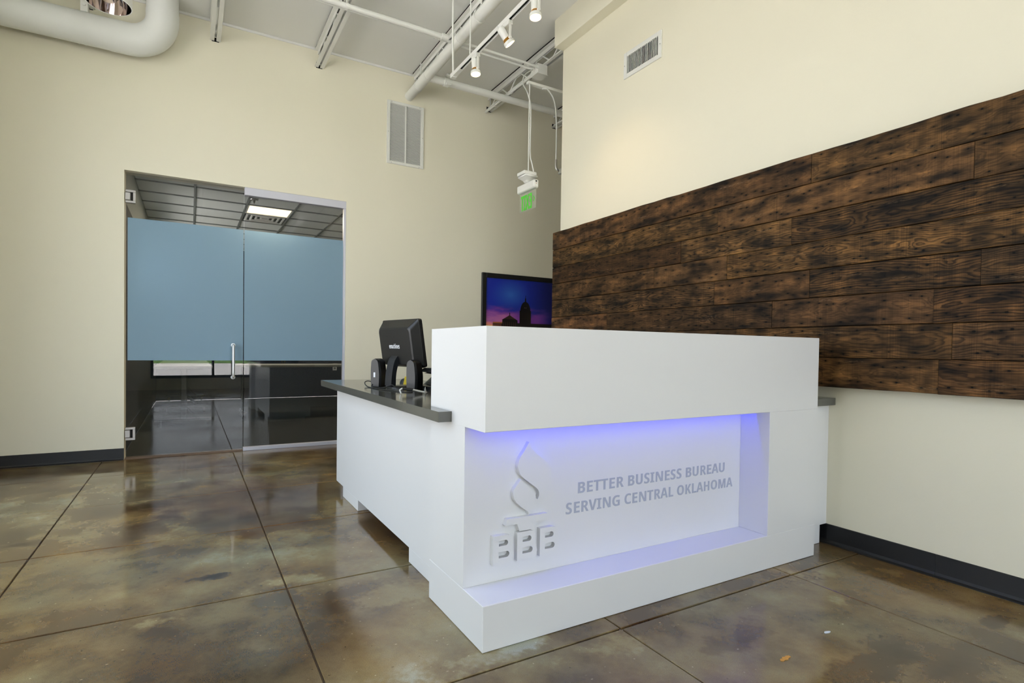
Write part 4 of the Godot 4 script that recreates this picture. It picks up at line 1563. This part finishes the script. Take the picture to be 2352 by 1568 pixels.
func loft(st: SurfaceTool, layers: Array, xf: Transform3D, smooth := false) -> void:
	# layers: [polygon, z]; same number of points
	st.set_smooth_group(0 if smooth else -1)
	for i in layers.size() - 1:
		var a: PackedVector2Array = layers[i][0]
		var b: PackedVector2Array = layers[i + 1][0]
		for k in a.size():
			var k2 := (k + 1) % a.size()
			var m := (a[k] + a[k2] + b[k] + b[k2]) / 4.0
			var dz: float = layers[i + 1][1] - layers[i][1]
			var shrink := (a[k].length() - b[k].length())
			face(st, [xf * Vector3(a[k].x, a[k].y, layers[i][1]), xf * Vector3(a[k2].x, a[k2].y, layers[i][1]), xf * Vector3(b[k2].x, b[k2].y, layers[i + 1][1]), xf * Vector3(b[k].x, b[k].y, layers[i + 1][1])], xf.basis * (Vector3(m.x, m.y, 0).normalized() * maxf(dz, 0.0001) + Vector3(0, 0, shrink)))
	st.set_smooth_group(-1)
	for e in [0, -1]:
		var p: PackedVector2Array = layers[e][0]
		var q := []
		for v in p: q.append(xf * Vector3(v.x, v.y, layers[e][1]))
		face(st, q, xf.basis * Vector3(0, 0, -1.0 if e == 0 else 1.0))


func shifted(p: PackedVector2Array, d: Vector2) -> PackedVector2Array:
	var out := PackedVector2Array()
	for v in p: out.append(v + d)
	return out


func desk_items() -> void:
	var yt := 0.7692
	# monitor: local x to the viewer's right along its back, y up, z out of its back
	var yaw := deg_to_rad(12.0)
	var rx := Vector3(sin(yaw), 0, cos(yaw))
	var rz := Vector3(-cos(yaw), 0, sin(yaw))
	var lean := deg_to_rad(9.0)
	var ry := (Vector3.UP * cos(lean) + rz * sin(lean)).normalized()
	var rzz := rx.cross(ry).normalized()
	var c := Vector3(1.06, 1.024, -2.97)
	var xf := Transform3D(Basis(rx, ry, rzz), c)
	var t := thing("monitor", "black computer monitor seen from behind on the grey worktop", "monitor", Vector3(1.05, yt, -2.95))
	var st := new_st()
	loft(st, [[rounded(0.383, 0.268, 0.012), -0.022], [rounded(0.388, 0.272, 0.014), -0.012], [rounded(0.388, 0.272, 0.014), 0.0]], xf)
	obj("screen_frame", st, M.black_plastic, t)
	st = new_st()
	loft(st, [[rounded(0.383, 0.268, 0.014), 0.0], [shifted(rounded(0.34, 0.215, 0.02), Vector2(-0.012, -0.012)), 0.038], [shifted(rounded(0.325, 0.20, 0.02), Vector2(-0.014, -0.014)), 0.043]], xf)
	var bs := obj("back_shell", st, M.black_plastic, t)
	for p in [[-0.09, 0.045], [-0.015, 0.045], [-0.075, -0.07], [0.0, -0.07]]:
		st = new_st()
		lathe(st, [Vector2(0.003, 0.0), Vector2(0.0, 0.0008)], 8, xf * Transform3D(Basis(Vector3(1, 0, 0), Vector3(0, 0, 1), Vector3(0, -1, 0)), Vector3(p[0], p[1], 0.0428)))
		obj("screw_hole", st, M.dark_gap, bs)
	lettering("brand_print", "emachines", M.white_print, bs, 0.112, 0.028, 0.0008, xf * Transform3D(Basis(), Vector3(-0.022, -0.010, 0.0436)))
	# curved neck and base
	st = new_st()
	var nb := Transform3D(Basis(rx, Vector3.UP, rz), Vector3(c.x, yt, c.z))
	var neck := PackedVector2Array()
	neck.append_array(smooth2([Vector2(-0.02, 0.20), Vector2(0.03, 0.185), Vector2(0.055, 0.15), Vector2(0.07, 0.08), Vector2(0.075, 0.012)], 5))
	neck.append_array(smooth2([Vector2(0.045, 0.012), Vector2(0.042, 0.08), Vector2(0.03, 0.13), Vector2(0.01, 0.155), Vector2(-0.02, 0.165)], 5))
	extrude(st, neck, 0.07, nb * Transform3D(Basis(Vector3(0, 0, 1), Vector3(0, 1, 0), Vector3(-1, 0, 0)), Vector3(0.005, 0, 0)))
	obj("neck", st, M.dark_plastic, t)
	st = new_st()
	loft(st, [[rounded(0.15, 0.165, 0.05), 0.0], [rounded(0.146, 0.161, 0.05), 0.008], [rounded(0.11, 0.12, 0.04), 0.015]], nb * Transform3D(Basis(Vector3(1, 0, 0), Vector3(0, 0, -1), Vector3(0, 1, 0)), Vector3(0.0, 0.0, 0.0)))
	obj("base", st, M.black_plastic, t)
	# speakers
	speaker(Vector3(0.955, yt, -3.085), 0.30, "black desktop speaker standing left of the monitor", true)
	speaker(Vector3(1.066, yt, -2.795), 0.24, "black desktop speaker standing right of the monitor stand", false)
	# printer
	t = thing("desk_printer", "black desktop printer half hidden behind the white counter box", "printer", Vector3(1.25, yt, -2.645))
	st = new_st()
	var pb := Transform3D(Basis(), Vector3(1.145, yt, -2.645))
	extrude(st, PackedVector2Array([Vector2(-0.025, 0.0), Vector2(0.26, 0.0), Vector2(0.26, 0.098), Vector2(0.02, 0.098), Vector2(-0.005, 0.09), Vector2(0.045, 0.084), Vector2(0.045, 0.074), Vector2(-0.01, 0.028), Vector2(-0.025, 0.022)]), 0.38, pb * Transform3D(Basis(), Vector3(0, 0, -0.19)))
	obj("body", st, M.black_plastic, t)
	st = new_st()
	loft(st, [[rounded(0.29, 0.385, 0.03), 0.0], [rounded(0.29, 0.385, 0.03), 0.014], [rounded(0.27, 0.365, 0.03), 0.022]], pb * Transform3D(Basis(Vector3(1, 0, 0), Vector3(0, 0, -1), Vector3(0, 1, 0)), Vector3(0.118, 0.099, 0.0)))
	obj("lid", st, M.black_plastic, t)
	st = new_st()
	box(st, Vector3(-0.034, -0.001, -0.16), Vector3(0.034, 0.002, 0.16), 0.001, pb * Transform3D(Basis(Vector3(0, 0, 1), 0.695), Vector3(0.0165, 0.053, 0.0)))
	obj("paper_tray", st, M.dark_plastic, t)
	# mouse
	t = thing("computer_mouse", "dark computer mouse lying behind the cables on the grey worktop", "mouse", Vector3(1.2, yt, -3.3))
	st = new_st()
	var ms := Transform3D(Basis.from_scale(Vector3(0.034, 0.036, 0.055)), Vector3(1.2, yt, -3.3))
	lathe(st, [Vector2(1.0, 0.0), Vector2(0.98, 0.25), Vector2(0.85, 0.6), Vector2(0.6, 0.85), Vector2(0.3, 0.97), Vector2(0.0, 1.0)], 20, ms, true)
	obj("shell", st, M.dark_plastic, t)
	# scraps on the floor
	t = thing("dry_leaf", "small orange scrap of dry leaf on the floor in front of the desk", "leaf", Vector3(1.705, 0, -1.064))
	st = new_st()
	extrude(st, PackedVector2Array([Vector2(-0.030, 0.009), Vector2(-0.020, 0.013), Vector2(-0.012, 0.008), Vector2(-0.002, 0.010), Vector2(0.004, 0.004), Vector2(0.014, 0.002), Vector2(0.022, -0.006), Vector2(0.018, -0.013), Vector2(0.006, -0.008), Vector2(-0.006, -0.009), Vector2(-0.014, -0.001), Vector2(-0.026, 0.001)]), 0.0012, Transform3D(Basis(Vector3.UP, 0.4) * Basis(Vector3.RIGHT, -PI / 2), Vector3(1.705, 0.0006, -1.064)))
	obj("leaf_scrap", st, M.dry_leaf, t)
	t = thing("white_chip", "small white oval chip on the floor right of the leaf scrap", "chip", Vector3(1.996, 0, -1.093))
	st = new_st()
	extrude(st, smooth2([Vector2(-0.014, 0.003), Vector2(-0.004, 0.007), Vector2(0.012, 0.002), Vector2(0.015, -0.003), Vector2(0.002, -0.006), Vector2(-0.013, -0.002), Vector2(-0.0145, 0.001)], 3), 0.0015, Transform3D(Basis(Vector3.RIGHT, -PI / 2), Vector3(1.996, 0.0004, -1.093)))
	obj("chip", st, M.white_paper, t)
	# folded yellow card
	t = thing("yellow_card", "bright yellow folded card behind the right speaker", "card", Vector3(1.155, yt, -3.125))
	st = new_st()
	var yc := Transform3D(Basis(Vector3.UP, -1.0), Vector3(1.155, yt, -3.125))
	box(st, Vector3(-0.022, 0.001, -0.0008), Vector3(0.022, 0.058, 0.0008), 0.0, yc * Transform3D(Basis(Vector3.RIGHT, -0.3), Vector3(0, 0, 0.024)))
	box(st, Vector3(-0.022, 0.001, -0.0008), Vector3(0.022, 0.058, 0.0008), 0.0, yc * Transform3D(Basis(Vector3.RIGHT, 0.3), Vector3(0, 0, -0.024)))
	obj("sheet", st, M.yellow_card, t)
	# cables
	t = thing("speaker_cable", "tangled black cables looping across the worktop in front of the monitor", "cable", Vector3(0.95, yt, -2.9))
	var r := 0.0032
	st = new_st()
	tube(st, smooth3([Vector3(0.925, yt + 0.03, -3.13), Vector3(0.92, yt + 0.03, -3.18), Vector3(0.91, yt + 0.022, -3.2), Vector3(0.895, yt + 0.012, -3.14), Vector3(0.89, yt + r, -3.06), Vector3(0.90, yt + r, -2.97), Vector3(0.925, yt + 0.012, -2.88), Vector3(0.945, yt + 0.03, -2.80), Vector3(0.95, yt + 0.014, -2.74), Vector3(0.97, yt + r, -2.70)], 6), r, 7)
	obj("cord", st, M.black_plastic, t)
	st = new_st()
	tube(st, smooth3([Vector3(0.905, yt + 0.02, -3.03), Vector3(0.895, yt + 0.006, -3.0), Vector3(0.895, yt + r, -2.93), Vector3(0.91, yt + r, -2.83), Vector3(0.93, yt + r, -2.75), Vector3(0.965, yt + r, -2.66), Vector3(1.0, yt + r, -2.64)], 6), r, 7)
	obj("cord", st, M.black_plastic, t)
	t = thing("adapter_cable", "white cable with a black barrel connector and paper tag on the worktop", "cable", Vector3(0.98, yt, -2.56))
	st = new_st()
	tube(st, smooth3([Vector3(0.915, yt + 0.003, -2.575), Vector3(0.912, yt + 0.02, -2.585), Vector3(0.925, yt + 0.028, -2.58)], 6), 0.004, 8)
	obj("plug_wire", st, M.white_cable, t)
	st = new_st()
	tube(st, [Vector3(0.965, yt + 0.022, -2.55), Vector3(1.03, yt + 0.008, -2.535)], 0.0045, 8)
	obj("cord", st, M.white_cable, t)
	st = new_st()
	tube(st, [Vector3(0.924, yt + 0.027, -2.58), Vector3(0.966, yt + 0.021, -2.55)], 0.0075, 10)
	obj("barrel", st, M.black_plastic, t)
	st = new_st()
	extrude(st, PackedVector2Array([Vector2(0, 0), Vector2(0.06, 0.004), Vector2(0.03, 0.012), Vector2(0.01, 0.036), Vector2(-0.004, 0.02)]), 0.001, Transform3D(Basis(Vector3.UP, 0.9), Vector3(1.02, yt + 0.001, -2.53)))
	obj("paper_tag", st, M.white_paper, t)


func speaker(at: Vector3, yaw: float, label: String, sticker: bool) -> void:
	var t := thing("desktop_speaker", label, "speaker", at, "pair of black desktop speakers")
	var xf := Transform3D(Basis(Vector3.UP, yaw), at)
	# profile seen from the side: flat foot, domed top
	var p := PackedVector2Array()
	p.append_array(smooth2([Vector2(-0.032, 0.0), Vector2(-0.036, 0.07), Vector2(-0.034, 0.13), Vector2(-0.026, 0.155), Vector2(0.0, 0.166)], 4))
	var q := smooth2([Vector2(0.0, 0.166), Vector2(0.026, 0.155), Vector2(0.036, 0.13), Vector2(0.045, 0.07), Vector2(0.042, 0.0)], 4)
	q.remove_at(0)
	p.append_array(q)
	var ins := PackedVector2Array()
	for v in p: ins.append(Vector2(v.x * 0.70, 0.004 + v.y * 0.965))
	for k in p.size(): p[k] = Vector2(p[k].x * 0.88, p[k].y)
	var st := new_st()
	# z of the profile runs towards -x of the room (the viewer's left), so the narrow back faces the viewer
	loft(st, [[ins, -0.034], [p, -0.026], [p, 0.026], [ins, 0.038]], xf * Transform3D(Basis(Vector3(0.35, 0, 0.937), Vector3(0, 1, 0), Vector3(-0.937, 0, 0.35)), Vector3.ZERO))
	obj("cabinet", st, M.black_plastic, t)
	if not sticker: return
	st = new_st()
	box(st, Vector3(-0.006, 0.058, 0.0378), Vector3(0.006, 0.086, 0.0386), 0.0003, xf * Transform3D(Basis(Vector3(0.35, 0, 0.937), Vector3(0, 1, 0), Vector3(-0.937, 0, 0.35)), Vector3.ZERO))
	obj("label_sticker", st, M.white_print, t)
